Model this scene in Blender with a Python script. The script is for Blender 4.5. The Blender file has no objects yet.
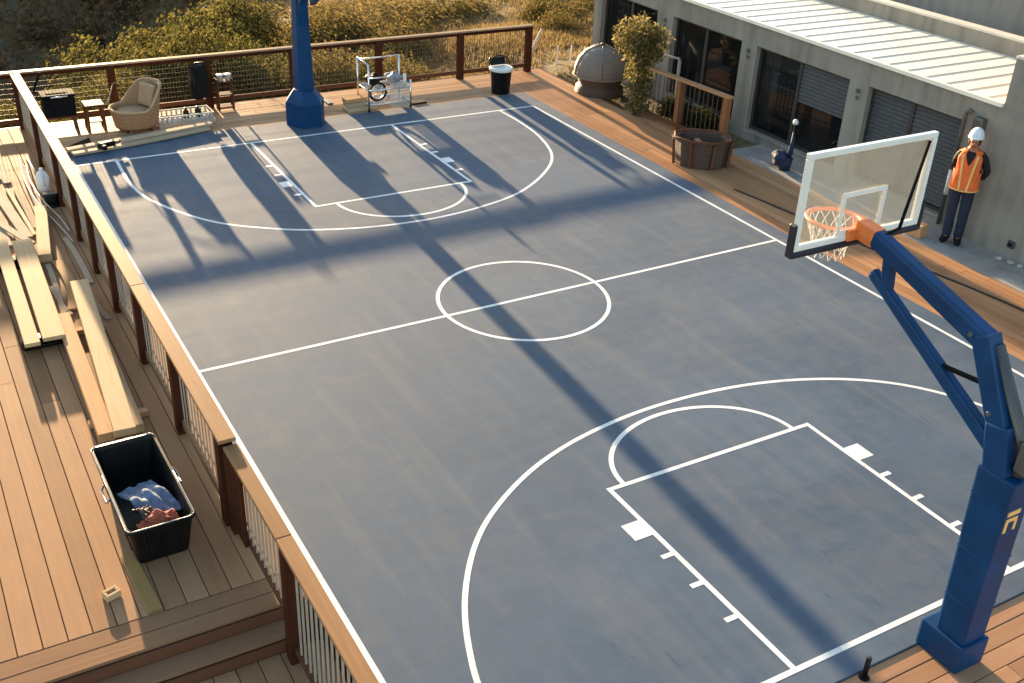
import bpy, bmesh, math, random
from mathutils import Vector, Matrix
R = math.radians
rnd = random.Random(7)
scene = bpy.context.scene
C = scene.collection

# ------------------------------------------------------------------ helpers
class MB:
    """collects shapes, builds ONE mesh object"""
    def __init__(s): s.bm = bmesh.new()
    def _merge(s, b):
        m = bpy.data.meshes.new('tmp'); b.to_mesh(m); b.free(); s.bm.from_mesh(m); bpy.data.meshes.remove(m)
    def box(s, c, size, rot=None, bev=0.0, seg=1):
        b = bmesh.new(); bmesh.ops.create_cube(b, size=1)
        bmesh.ops.scale(b, vec=size, verts=b.verts)
        if bev > 0: bmesh.ops.bevel(b, geom=list(b.edges), offset=bev, segments=seg, affect='EDGES', profile=.6)
        M = Matrix.Translation(c)
        if rot is not None: M = M @ (rot if isinstance(rot, Matrix) else Matrix.Rotation(rot, 4, 'Z'))
        b.transform(M); s._merge(b); return s
    def ext(s, x0, x1, y0, y1, z0, z1, bev=0.0):
        return s.box(((x0+x1)/2, (y0+y1)/2, (z0+z1)/2), (abs(x1-x0), abs(y1-y0), abs(z1-z0)), bev=bev)
    def bar(s, p, q, w, h, bev=0.0, w2=None, h2=None, up=(0, 0, 1)):
        p, q = Vector(p), Vector(q); d = q-p; L = d.length; d.normalize()
        up = Vector(up)
        if abs(d.dot(up)) > .98: up = Vector((0, 1, 0))
        sx = d.cross(up).normalized(); sz = sx.cross(d).normalized()
        M = Matrix((sx, d, sz)).transposed().to_4x4(); M.translation = (p+q)/2
        b = bmesh.new(); bmesh.ops.create_cube(b, size=1)
        w2 = w if w2 is None else w2; h2 = h if h2 is None else h2
        for v in b.verts:
            e = v.co.y > 0
            v.co.x *= w2 if e else w; v.co.z *= h2 if e else h; v.co.y *= L
        if bev > 0: bmesh.ops.bevel(b, geom=list(b.edges), offset=bev, segments=2, affect='EDGES', profile=.6)
        b.transform(M); s._merge(b); return s
    def tube(s, pts, r, n=8, closed=False, r2=None):
        pts = [Vector(p) for p in pts]; N = len(pts); rings = []
        for i, p in enumerate(pts):
            a = pts[(i-1) % N] if (closed or i > 0) else p
            c = pts[(i+1) % N] if (closed or i < N-1) else p
            d = (c-a).normalized()
            up = Vector((0, 0, 1)) if abs(d.z) < .93 else Vector((0, 1, 0))
            sx = d.cross(up).normalized(); sy = sx.cross(d)
            rr = r if r2 is None else r+(r2-r)*i/max(1, N-1)
            rings.append([s.bm.verts.new(p+sx*math.cos(2*math.pi*k/n)*rr+sy*math.sin(2*math.pi*k/n)*rr) for k in range(n)])
        for i in range(N if closed else N-1):
            A, B = rings[i], rings[(i+1) % N]
            for k in range(n):
                f = s.bm.faces.new((A[k], A[(k+1) % n], B[(k+1) % n], B[k])); f.smooth = True
        if not closed:
            s.bm.faces.new(list(reversed(rings[0]))); s.bm.faces.new(rings[-1])
        return s
    def lathe(s, prof, c=(0, 0, 0), n=32, sx=1, sy=1, smooth=True):
        c = Vector(c); rings = []
        for r, z in prof:
            rings.append([s.bm.verts.new(c+Vector((r*sx*math.cos(2*math.pi*k/n), r*sy*math.sin(2*math.pi*k/n), z))) for k in range(n)])
        for A, B in zip(rings, rings[1:]):
            for k in range(n):
                f = s.bm.faces.new((A[k], A[(k+1) % n], B[(k+1) % n], B[k])); f.smooth = smooth
        if prof[0][0] > 1e-4: s.bm.faces.new(list(reversed(rings[0])))
        if prof[-1][0] > 1e-4: s.bm.faces.new(rings[-1])
        return s
    def prism(s, poly, z0, z1):
        a = [s.bm.verts.new((x, y, z0)) for x, y in poly]; b = [s.bm.verts.new((x, y, z1)) for x, y in poly]
        n = len(poly)
        s.bm.faces.new(list(reversed(a))); s.bm.faces.new(b)
        for k in range(n): s.bm.faces.new((a[k], a[(k+1) % n], b[(k+1) % n], b[k]))
        return s
    def strip(s, pts, w, z, closed=False):
        """flat painted line of width w along pts"""
        pts = [Vector((p[0], p[1])) for p in pts]; N = len(pts); ring = []
        for i, p in enumerate(pts):
            a = pts[(i-1) % N] if (closed or i > 0) else p
            c = pts[(i+1) % N] if (closed or i < N-1) else p
            d = (c-a).normalized(); nn = Vector((-d.y, d.x))*w/2
            ring.append((s.bm.verts.new((p.x+nn.x, p.y+nn.y, z)), s.bm.verts.new((p.x-nn.x, p.y-nn.y, z))))
        for i in range(N if closed else N-1):
            A, B = ring[i], ring[(i+1) % N]
            s.bm.faces.new((A[1], B[1], B[0], A[0]))
        return s
    def build(s, name, mat, parent=None, sharp=True, loc=None):
        bmesh.ops.remove_doubles(s.bm, verts=s.bm.verts, dist=1e-6)
        bmesh.ops.recalc_face_normals(s.bm, faces=s.bm.faces)
        m = bpy.data.meshes.new(name)
        if loc is not None:
            s.bm.transform(Matrix.Translation(-Vector(loc)))
        s.bm.to_mesh(m); s.bm.free()
        if mat is not None: m.materials.append(mat)
        o = bpy.data.objects.new(name, m); C.objects.link(o)
        if loc is not None: o.location = loc
        if parent is not None: o.parent = parent
        return o

def tag(o, label=None, cat=None, group=None, kind=None):
    if label: o['label'] = label
    if cat: o['category'] = cat
    if group: o['group'] = group
    if kind: o['kind'] = kind
    return o
def thing(name, label, cat, loc=(0, 0, 0), rz=0, group=None):
    o = bpy.data.objects.new(name, None); C.objects.link(o); o.empty_display_size = .2
    o.location = loc; o.rotation_euler = (0, 0, rz)
    return tag(o, label, cat, group)
def copy_tree(o, parent=None):
    c = o.copy(); C.objects.link(c)
    if parent is not None: c.parent = parent
    for ch in list(o.children): copy_tree(ch, c)
    return c

# ------------------------------------------------------------------ materials
def newmat(name):
    m = bpy.data.materials.new(name); m.use_nodes = True
    return m, m.node_tree.nodes, m.node_tree.links, m.node_tree.nodes['Principled BSDF']
def ramp(n, stops):
    r = n.new('ShaderNodeValToRGB'); e = r.color_ramp.elements
    while len(e) < len(stops): e.new(.5)
    for k, (p, c) in enumerate(stops): e[k].position = p; e[k].color = (*c, 1)
    return r
def simple(name, col, rough=.5, metal=0, var=.12, scale=8, bump=0, spec=.5, coat=0, bscale=60):
    m, n, l, b = newmat(name)
    tc = n.new('ShaderNodeTexCoord'); nz = n.new('ShaderNodeTexNoise'); nz.inputs['Scale'].default_value = scale; nz.inputs['Detail'].default_value = 6
    l.new(tc.outputs['Object'], nz.inputs['Vector'])
    lo = tuple(c*(1-var) for c in col); hi = tuple(min(1, c*(1+var)) for c in col)
    r = ramp(n, [(.3, lo), (.7, hi)]); l.new(nz.outputs['Fac'], r.inputs['Fac']); l.new(r.outputs['Color'], b.inputs['Base Color'])
    rr = n.new('ShaderNodeMapRange'); rr.inputs['To Min'].default_value = max(.02, rough-.08); rr.inputs['To Max'].default_value = min(1, rough+.08)
    l.new(nz.outputs['Fac'], rr.inputs['Value']); l.new(rr.outputs['Result'], b.inputs['Roughness'])
    b.inputs['Metallic'].default_value = metal; b.inputs['Specular IOR Level'].default_value = spec; b.inputs['Coat Weight'].default_value = coat
    if bump:
        n2 = n.new('ShaderNodeTexNoise'); n2.inputs['Scale'].default_value = bscale; n2.inputs['Detail'].default_value = 4; l.new(tc.outputs['Object'], n2.inputs['Vector'])
        bp = n.new('ShaderNodeBump'); bp.inputs['Strength'].default_value = bump; bp.inputs['Distance'].default_value = .01
        l.new(n2.outputs['Fac'], bp.inputs['Height']); l.new(bp.outputs['Normal'], b.inputs['Normal'])
    return m
def wood(name, c0, c1, along='Y', rough=.55, island=True, grain=.35, spec=.03, obj_rand=False):
    m, n, l, b = newmat(name)
    tc = n.new('ShaderNodeTexCoord'); mp = n.new('ShaderNodeMapping')
    sc = {'X': (1.2, 26, 26), 'Y': (26, 1.2, 26), 'Z': (26, 26, 1.2)}[along]; mp.inputs['Scale'].default_value = sc
    l.new(tc.outputs['Object'], mp.inputs['Vector'])
    geo = n.new('ShaderNodeNewGeometry'); oi = n.new('ShaderNodeObjectInfo')
    src = oi.outputs['Random'] if obj_rand else geo.outputs['Random Per Island']
    ad = n.new('ShaderNodeVectorMath'); ad.operation = 'ADD'; ml = n.new('ShaderNodeMath'); ml.operation = 'MULTIPLY'; ml.inputs[1].default_value = 57
    l.new(src, ml.inputs[0]); l.new(mp.outputs['Vector'], ad.inputs[0]); l.new(ml.outputs[0], ad.inputs[1])
    nz = n.new('ShaderNodeTexNoise'); nz.inputs['Scale'].default_value = 1.0; nz.inputs['Detail'].default_value = 8; nz.inputs['Distortion'].default_value = .8
    l.new(ad.outputs[0], nz.inputs['Vector'])
    big = n.new('ShaderNodeTexNoise'); big.inputs['Scale'].default_value = 1.3; big.inputs['Detail'].default_value = 4; l.new(tc.outputs['Object'], big.inputs['Vector'])
    mix = n.new('ShaderNodeMath'); mix.operation = 'MULTIPLY_ADD'; mix.inputs[1].default_value = grain
    l.new(nz.outputs['Fac'], mix.inputs[0])
    m2 = n.new('ShaderNodeMath'); m2.operation = 'MULTIPLY_ADD'; m2.inputs[1].default_value = .46; m2.inputs[2].default_value = .0
    l.new(src, m2.inputs[0])
    m3 = n.new('ShaderNodeMath'); m3.operation = 'MULTIPLY_ADD'; m3.inputs[1].default_value = .3
    l.new(big.outputs['Fac'], m3.inputs[0]); l.new(m2.outputs[0], m3.inputs[2]); l.new(m3.outputs[0], mix.inputs[2])
    r = ramp(n, [(.15, c0), (.85, c1)]); l.new(mix.outputs[0], r.inputs['Fac']); l.new(r.outputs['Color'], b.inputs['Base Color'])
    b.inputs['Roughness'].default_value = rough; b.inputs['Specular IOR Level'].default_value = spec
    bp = n.new('ShaderNodeBump'); bp.inputs['Strength'].default_value = .25; bp.inputs['Distance'].default_value = .004
    l.new(nz.outputs['Fac'], bp.inputs['Height']); l.new(bp.outputs['Normal'], b.inputs['Normal'])
    return m
def leafmat(name, cols, trans=.45):
    m, n, l, b = newmat(name)
    geo = n.new('ShaderNodeNewGeometry')
    r = ramp(n, [(k/(len(cols)-1), c) for k, c in enumerate(cols)])
    l.new(geo.outputs['Random Per Island'], r.inputs['Fac']); l.new(r.outputs['Color'], b.inputs['Base Color'])
    b.inputs['Roughness'].default_value = .85; b.inputs['Specular IOR Level'].default_value = .04
    t = n.new('ShaderNodeBsdfTranslucent'); l.new(r.outputs['Color'], t.inputs['Color'])
    mx = n.new('ShaderNodeMixShader'); mx.inputs[0].default_value = trans
    l.new(b.outputs[0], mx.inputs[1]); l.new(t.outputs[0], mx.inputs[2]); l.new(mx.outputs[0], n['Material Output'].inputs['Surface'])
    return m

def court_material():
    m, n, l, b = newmat('court_acrylic')
    tc = n.new('ShaderNodeTexCoord')
    def noise(scale, det, vec=None, dist=0):
        z = n.new('ShaderNodeTexNoise'); z.inputs['Scale'].default_value = scale; z.inputs['Detail'].default_value = det; z.inputs['Distortion'].default_value = dist
        l.new(vec or tc.outputs['Object'], z.inputs['Vector']); return z
    n1 = noise(.45, 5, dist=.4); n2 = noise(5, 8); n3 = noise(220, 3)
    mp = n.new('ShaderNodeMapping'); mp.inputs['Scale'].default_value = (.25, 2.5, 1); l.new(tc.outputs['Object'], mp.inputs['Vector'])
    n4 = noise(1.6, 6, mp.outputs['Vector'])
    a = n.new('ShaderNodeMath'); a.operation = 'MULTIPLY_ADD'; a.inputs[1].default_value = .5; l.new(n1.outputs['Fac'], a.inputs[0])
    a2 = n.new('ShaderNodeMath'); a2.operation = 'MULTIPLY_ADD'; a2.inputs[1].default_value = .25; a2.inputs[2].default_value = 0; l.new(n2.outputs['Fac'], a2.inputs[0])
    a3 = n.new('ShaderNodeMath'); a3.operation = 'MULTIPLY_ADD'; a3.inputs[1].default_value = .25; l.new(n4.outputs['Fac'], a3.inputs[0]); l.new(a2.outputs[0], a3.inputs[2]); l.new(a3.outputs[0], a.inputs[2])
    r = ramp(n, [(.32, COURT0), (.68, COURT1)]); l.new(a.outputs[0], r.inputs['Fac'])
    d1 = noise(.33, 9, dist=.9); d2 = noise(2.2, 10, dist=1.5)
    mp2 = n.new('ShaderNodeMapping'); mp2.inputs['Scale'].default_value = (3.2, .3, 1); mp2.inputs['Rotation'].default_value = (0, 0, .12); l.new(tc.outputs['Object'], mp2.inputs['Vector'])
    d3 = noise(1.4, 7, mp2.outputs['Vector'])
    dm = n.new('ShaderNodeMath'); dm.operation = 'MULTIPLY'; l.new(d1.outputs['Fac'], dm.inputs[0]); l.new(d2.outputs['Fac'], dm.inputs[1])
    dr = ramp(n, [(.20, (0, 0, 0)), (.38, (.22, .22, .22))]); l.new(dm.outputs[0], dr.inputs['Fac'])
    mxd = n.new('ShaderNodeMix'); mxd.data_type = 'RGBA'; l.new(dr.outputs['Color'], mxd.inputs['Factor']); l.new(r.outputs['Color'], mxd.inputs['A']); mxd.inputs['B'].default_value = (.165, .152, .138, 1)
    ds = ramp(n, [(.50, (0, 0, 0)), (.78, (.42, .42, .42))]); l.new(d3.outputs['Fac'], ds.inputs['Fac'])
    mxs = n.new('ShaderNodeMix'); mxs.data_type = 'RGBA'; l.new(ds.outputs['Color'], mxs.inputs['Factor']); l.new(mxd.outputs['Result'], mxs.inputs['A']); mxs.inputs['B'].default_value = (.15, .155, .16, 1)
    mp3 = n.new('ShaderNodeMapping'); mp3.inputs['Scale'].default_value = (7, 1.6, 1); mp3.inputs['Rotation'].default_value = (0, 0, .7); l.new(tc.outputs['Object'], mp3.inputs['Vector'])
    d4 = noise(1.7, 4, mp3.outputs['Vector'], dist=1.2); sc = ramp(n, [(.66, (0, 0, 0)), (.72, (.38, .38, .38))]); l.new(d4.outputs['Fac'], sc.inputs['Fac'])
    mxc = n.new('ShaderNodeMix'); mxc.data_type = 'RGBA'; l.new(sc.outputs['Color'], mxc.inputs['Factor']); l.new(mxs.outputs['Result'], mxc.inputs['A']); mxc.inputs['B'].default_value = (.03, .04, .055, 1); mxs = mxc
    # panel joints of the coating: faint tone steps between strips
    vo = n.new('ShaderNodeTexVoronoi'); vo.distance = 'CHEBYCHEV'; vo.inputs['Scale'].default_value = .42; vo.inputs['Randomness'].default_value = .35; l.new(tc.outputs['Object'], vo.inputs['Vector'])
    sepc = n.new('ShaderNodeSeparateColor'); l.new(vo.outputs['Color'], sepc.inputs[0])
    pv = n.new('ShaderNodeMapRange'); pv.inputs['To Min'].default_value = .94; pv.inputs['To Max'].default_value = 1.06; l.new(sepc.outputs[0], pv.inputs['Value'])
    mxv = n.new('ShaderNodeVectorMath'); mxv.operation = 'SCALE'; l.new(mxs.outputs['Result'], mxv.inputs[0]); l.new(pv.outputs['Result'], mxv.inputs['Scale'])
    l.new(mxv.outputs[0], b.inputs['Base Color'])
    rr = n.new('ShaderNodeMapRange'); rr.inputs['From Min'].default_value = .35; rr.inputs['From Max'].default_value = .65
    rr.inputs['To Min'].default_value = COURT_R-.05; rr.inputs['To Max'].default_value = COURT_R+.06; l.new(a.outputs[0], rr.inputs['Value']); l.new(rr.outputs['Result'], b.inputs['Roughness'])
    bp = n.new('ShaderNodeBump'); bp.inputs['Strength'].default_value = .12; bp.inputs['Distance'].default_value = .002; l.new(n3.outputs['Fac'], bp.inputs['Height']); l.new(bp.outputs['Normal'], b.inputs['Normal'])
    b.inputs['Specular IOR Level'].default_value = .30
    return m
COURT0, COURT1, COURT_R = (.034, .065, .110), (.082, .119, .170), .82
M = {}
M['court'] = court_material()
def linemat():
    m, n, l, b = newmat('white_line_paint')
    tc = n.new('ShaderNodeTexCoord')
    z = n.new('ShaderNodeTexNoise'); z.inputs['Scale'].default_value = 3; z.inputs['Detail'].default_value = 12; z.inputs['Roughness'].default_value = .75; l.new(tc.outputs['Object'], z.inputs['Vector'])
    r = ramp(n, [(.30, (.34, .37, .41)), (.43, (.66, .66, .65)), (.6, (.80, .80, .78))]); l.new(z.outputs['Fac'], r.inputs['Fac']); l.new(r.outputs['Color'], b.inputs['Base Color']); b.inputs['Roughness'].default_value = .7; b.inputs['Specular IOR Level'].default_value = .2
    return m
M['line'] = linemat()
M['deck_tan'] = wood('deck_boards_tan', (.17, .088, .045), (.40, .225, .12), 'Y', rough=.7)
M['deck_red'] = wood('deck_boards_cedar', (.26, .125, .06), (.50, .27, .14), 'Y')
M['deck_redx'] = wood('deck_boards_cedar_across', (.22, .11, .06), (.42, .24, .14), 'X')
M['deck_farx'] = wood('deck_boards_far', (.28, .16, .09), (.50, .31, .18), 'X')
M['deck_tanx'] = wood('deck_boards_tan_across', (.18, .092, .05), (.34, .195, .108), 'X', rough=.7)
M['post'] = wood('redwood_post', (.026, .009, .006), (.085, .028, .015), 'Z', rough=.55)
M['riser'] = wood('redwood_board', (.07, .028, .016), (.16, .07, .04), 'X', rough=.5)
M['capy'] = wood('rail_cap_wood', (.17, .085, .04), (.33, .18, .088), 'Y', rough=.6, grain=.6)
M['capx'] = wood('rail_cap_wood_across', (.24, .15, .09), (.46, .31, .19), 'X', rough=.45)
M['picket'] = simple('pale_metal_picket', (.36, .30, .24), .5, metal=.0, var=.1)
M['picket_dark'] = simple('bronze_metal_picket', (.12, .09, .07), .4, metal=.5, var=.1)
M['timber'] = wood('sawn_pine_timber', (.22, .14, .08), (.54, .37, .21), 'Y', rough=.7, obj_rand=True, grain=.75)
M['timber_g'] = wood('weathered_grey_board', (.20, .155, .11), (.44, .34, .235), 'Y', rough=.75, obj_rand=True, grain=.7)
M['timber_o'] = wood('sawn_orange_timber', (.26, .13, .06), (.50, .29, .145), 'Y', rough=.7, obj_rand=True, grain=.65)
M['timber_x'] = wood('weathered_plank', (.26, .19, .13), (.50, .38, .26), 'X', rough=.7, obj_rand=True)
M['concrete'] = None
M['navy'] = simple('blue_powder_coat', (.001, .040, .130), .45, var=.25, scale=3, spec=.3, bump=.06, bscale=9)
M['navy_pad'] = simple('blue_vinyl_pad', (.001, .038, .122), .5, var=.22, scale=4, bump=.12, bscale=14, spec=.25)
M['navy_dark'] = simple('dark_edge_padding', (.012, .014, .025), .5, var=.2)
M['steel'] = simple('grey_steel', (.11, .105, .10), .5, metal=.3, var=.15)
M['chrome'] = simple('chrome_wire', (.72, .71, .69), .25, metal=1, var=.05)
M['white_frame'] = simple('white_enamel', (.80, .79, .74), .35, var=.04)
M['orange'] = simple('orange_enamel', (.75, .20, .05), .4, var=.12, scale=20)
M['net'] = simple('white_net_cord', (.75, .73, .68), .8, var=.1)
M['mesh'] = simple('brown_wire_mesh', (.15, .105, .065), .5, var=.2, spec=.3)
M['black'] = simple('black_plastic', (.006, .006, .0065), .45, var=.3, bump=.1, spec=.2)
M['black_matt'] = simple('black_rubber', (.008, .0075, .0075), .7, var=.3, spec=.15)
M['darkmetal'] = simple('dark_grill_enamel', (.010, .010, .011), .8, var=.3, spec=.05)
M['white_pl'] = simple('white_plastic', (.72, .71, .68), .4, var=.05)
M['worn_white'] = simple('worn_white_paint', (.45, .42, .38), .7, var=.25)
M['denim'] = simple('blue_denim', (.13, .175, .26), .85, var=.35, scale=14, bump=.4, bscale=180)
M['redcloth'] = simple('orange_mesh_cloth', (.45, .10, .045), .8, var=.5, scale=90, bump=.5, bscale=200)
M['yellowboard'] = wood('mossy_board', (.22, .14, .05), (.33, .21, .085), 'Y', rough=.7)
M['wicker'] = None
M['cushion'] = simple('tan_cushion', (.46, .29, .16), .85, var=.12, bump=.2, bscale=90)
M['window_frame'] = simple('dark_bronze_frame', (.035, .030, .030), .45, var=.15)
M['shutter'] = simple('dark_grey_shutter', (.060, .062, .068), .6, var=.15, spec=.25)
M['roof'] = simple('pale_roof_sheet', (.90, .83, .71), .5, var=.05, scale=3, bump=.05, bscale=12)
M['seam'] = simple('roof_seam', (.60, .54, .45), .55, var=.1)
M['jeans'] = simple('dark_jeans', (.012, .018, .040), .85, var=.35, scale=9, bump=.3, bscale=120)
M['shirt'] = simple('black_shirt', (.010, .009, .010), .85, var=.3, bump=.2, bscale=80)
M['vest'] = simple('orange_safety_vest', (.80, .15, .03), .75, var=.12, scale=12, bump=.15, bscale=100)
M['reflect'] = simple('pale_reflective_tape', (.85, .50, .18), .5, var=.06)
M['skin'] = simple('skin', (.40, .15, .08), .55, var=.1)
M['hair'] = simple('dark_hair', (.02, .014, .01), .7)
M['eye'] = simple('eye', (.02, .015, .012), .2)
M['helmet'] = simple('white_helmet', (.78, .80, .82), .3, var=.03, coat=.3)
M['bluemark'] = simple('blue_print', (.10, .20, .42), .5)
M['cardboard'] = simple('tan_cardboard', (.50, .27, .13), .85, var=.1)
M['brown_cover'] = None
M['gravel_stone'] = simple('pale_stone', (.42, .38, .33), .8, var=.25)
M['bluefab'] = simple('blue_fabric', (.010, .018, .055), .75, var=.35, scale=12)
M['greybag'] = simple('grey_plastic_bag', (.22, .24, .27), .35, var=.3, scale=12)
M['bark'] = simple('brown_bark', (.10, .07, .045), .9, var=.4, scale=12, bump=.5)
M['cable'] = simple('pale_cable', (.40, .36, .30), .5, var=.15)
M['rib'] = simple('weathered_rib', (.22, .17, .13), .7)
M['rubberhose'] = simple('black_hose', (.018, .015, .014), .5)
M['clear'] = None

def concrete(name, col, var=.24, streak=True):
    m, n, l, b = newmat(name)
    tc = n.new('ShaderNodeTexCoord')
    a = n.new('ShaderNodeTexNoise'); a.inputs['Scale'].default_value = 1.1; a.inputs['Detail'].default_value = 9; a.inputs['Roughness'].default_value = .6; l.new(tc.outputs['Object'], a.inputs['Vector'])
    mp = n.new('ShaderNodeMapping'); mp.inputs['Scale'].default_value = (5, 5, .35) if streak else (3, 3, 3); l.new(tc.outputs['Object'], mp.inputs['Vector'])
    s = n.new('ShaderNodeTexNoise'); s.inputs['Scale'].default_value = 1; s.inputs['Detail'].default_value = 7; l.new(mp.outputs['Vector'], s.inputs['Vector'])
    mx = n.new('ShaderNodeMath'); mx.operation = 'MULTIPLY_ADD'; mx.inputs[1].default_value = .5; l.new(a.outputs['Fac'], mx.inputs[0])
    h = n.new('ShaderNodeMath'); h.operation = 'MULTIPLY'; h.inputs[1].default_value = .5; l.new(s.outputs['Fac'], h.inputs[0]); l.new(h.outputs[0], mx.inputs[2])
    r = ramp(n, [(.33, tuple(c*(1-var*1.6) for c in col)), (.5, col), (.68, tuple(c*(1+var) for c in col))]); l.new(mx.outputs[0], r.inputs['Fac']); l.new(r.outputs['Color'], b.inputs['Base Color'])
    b.inputs['Roughness'].default_value = .85; b.inputs['Specular IOR Level'].default_value = .3
    f = n.new('ShaderNodeTexNoise'); f.inputs['Scale'].default_value = 45; f.inputs['Detail'].default_value = 6; l.new(tc.outputs['Object'], f.inputs['Vector'])
    bp = n.new('ShaderNodeBump'); bp.inputs['Strength'].default_value = .25; bp.inputs['Distance'].default_value = .006; l.new(f.outputs['Fac'], bp.inputs['Height']); l.new(bp.outputs['Normal'], b.inputs['Normal'])
    return m
M['concrete'] = concrete('grey_render', (.25, .23, .20))
M['concrete_dark'] = concrete('old_grey_concrete', (.27, .255, .235), .22)
M['paving'] = concrete('grey_paving', (.30, .28, .26), .2, False)
M['parapet'] = simple('pale_cap', (.62, .58, .5), .7, var=.08)

def wicker(name, c0, c1):
    m, n, l, b = newmat(name)
    tc = n.new('ShaderNodeTexCoord')
    w = n.new('ShaderNodeTexWave'); w.inputs['Scale'].default_value = 12; w.bands_direction = 'Z'; w.inputs['Distortion'].default_value = 1.5; l.new(tc.outputs['Object'], w.inputs['Vector'])
    z = n.new('ShaderNodeTexNoise'); z.inputs['Scale'].default_value = 30; z.inputs['Detail'].default_value = 5; l.new(tc.outputs['Object'], z.inputs['Vector'])
    mx = n.new('ShaderNodeMath'); mx.operation = 'MULTIPLY_ADD'; mx.inputs[1].default_value = .45; l.new(w.outputs['Fac'], mx.inputs[0])
    h = n.new('ShaderNodeMath'); h.operation = 'MULTIPLY'; h.inputs[1].default_value = .55; l.new(z.outputs['Fac'], h.inputs[0]); l.new(h.outputs[0], mx.inputs[2])
    r = ramp(n, [(.2, c0), (.75, c1)]); l.new(mx.outputs[0], r.inputs['Fac']); l.new(r.outputs['Color'], b.inputs['Base Color'])
    b.inputs['Roughness'].default_value = .6
    bp = n.new('ShaderNodeBump'); bp.inputs['Strength'].default_value = .8; bp.inputs['Distance'].default_value = .015; l.new(mx.outputs[0], bp.inputs['Height']); l.new(bp.outputs['Normal'], b.inputs['Normal'])
    return m
M['wicker'] = wicker('tan_wicker', (.22, .10, .045), (.50, .28, .14))
M['wicker_dark'] = wicker('dark_wicker', (.035, .018, .012), (.12, .062, .042))
M['brown_cover'] = wicker('brown_woven_cover', (.13, .095, .075), (.28, .22, .18))

def glassmat(name, tint, fac, rough=.03):
    m, n, l, b = newmat(name)
    b.inputs['Base Color'].default_value = (*tint, 1); b.inputs['Roughness'].default_value = rough; b.inputs['Specular IOR Level'].default_value = .6
    t = n.new('ShaderNodeBsdfTransparent'); mx = n.new('ShaderNodeMixShader'); mx.inputs[0].default_value = fac
    l.new(b.outputs[0], mx.inputs[1]); l.new(t.outputs[0], mx.inputs[2]); l.new(mx.outputs[0], n['Material Output'].inputs['Surface'])
    return m
M['board_glass'] = glassmat('clear_backboard_glass', (.55, .53, .46), .72)
M['window_glass'] = glassmat('tinted_window_glass', (.012, .014, .015), .45, .03)
M['clear'] = glassmat('clear_plastic_sheet', (.5, .48, .45), .6, .2)
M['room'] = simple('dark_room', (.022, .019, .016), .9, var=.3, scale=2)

# ------------------------------------------------------------------ camera, light, world
Rm = ((0.86797305, -0.49483739, 0.04193751), (-0.21089422, -0.44373687, -0.87098865), (0.44960696, 0.74715029, -0.48950998))
cam = bpy.data.cameras.new('camera'); co = bpy.data.objects.new('camera', cam); C.objects.link(co)
mw = Matrix((Rm[0], [-v for v in Rm[1]], [-v for v in Rm[2]])).transposed().to_4x4(); mw.translation = (-2.3315, -4.1752, 6.4533)
co.matrix_world = mw; cam.sensor_width = 36; cam.lens = 36*1076.76/1024; cam.clip_start = .05; cam.clip_end = 2000
scene.camera = co

EL, AZ = R(7.6), R(3.2)            # azimuth measured from +Y towards +X
sun = bpy.data.lights.new('sun', 'SUN'); sun.energy = 5.0; sun.angle = R(.7); sun.color = (1, .74, .44)
so = bpy.data.objects.new('sun', sun); C.objects.link(so)
sd = Vector((math.cos(EL)*math.sin(AZ), math.cos(EL)*math.cos(AZ), math.sin(EL)))
so.rotation_euler = (-sd).to_track_quat('-Z', 'Y').to_euler(); so.location = (0, 30, 20)
w = bpy.data.worlds.new('World'); scene.world = w; w.use_nodes = True
nt = w.node_tree; bg = nt.nodes['Background']
sky = nt.nodes.new('ShaderNodeTexSky'); sky.sky_type = 'NISHITA'; sky.sun_disc = False
sky.sun_elevation = EL; sky.sun_rotation = AZ; sky.air_density = 1.0; sky.dust_density = 1.0; sky.ozone_density = 1.0
nt.links.new(sky.outputs[0], bg.inputs['Color']); bg.inputs['Strength'].default_value = .11
scene.view_settings.view_transform = 'Standard'; scene.view_settings.look = 'None'; scene.view_settings.gamma = 1
scene.view_settings.exposure = 2.33

# ------------------------------------------------------------------ setting: court and decks
CW, CL = 8.763, 13.885
mb = MB(); mb.ext(-.14, 9.08, -.25, 14.75, -.12, 0, bev=.006)
tag(mb.build('court', M['court']), kind='structure')

def catmull(pts, n=10):
    out = []; P = [pts[0]]+list(pts)+[pts[-1]]
    for i in range(1, len(P)-2):
        a, b, c, d = [Vector(q) for q in P[i-1:i+3]]
        for k in range(n):
            t = k/n
            out.append(.5*((2*b)+(c-a)*t+(2*a-5*b+4*c-d)*t*t+(3*b-a-3*c+d)*t**3))
    out.append(Vector(P[-2])); return out
LW = .052
cm = MB(); Z0 = .0012
def seg(x0, y0, x1, y1, w=LW): cm.strip([(x0, y0), (x1, y1)], w, Z0)
h = LW/2
seg(0, -h, 0, CL+h); seg(CW, -h, CW, CL+h)
seg(h+.001, 0, CW-h-.001, 0); seg(h+.001, CL, CW-h-.001, CL)
cx = 4.31
# half line stops short of nothing: split where it meets the circle
R0 = 1.13; yc = 6.62
seg(h+.001, 6.60, cx-R0-h, 6.61); seg(cx+R0+h, 6.63, CW-h-.001, 6.67); seg(cx-R0+h, 6.61, cx+R0-h, 6.63)
cm.strip([(cx+R0*math.cos(a*math.pi/48), yc+R0*math.sin(a*math.pi/48)) for a in range(96)], LW, Z0, True)
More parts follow.
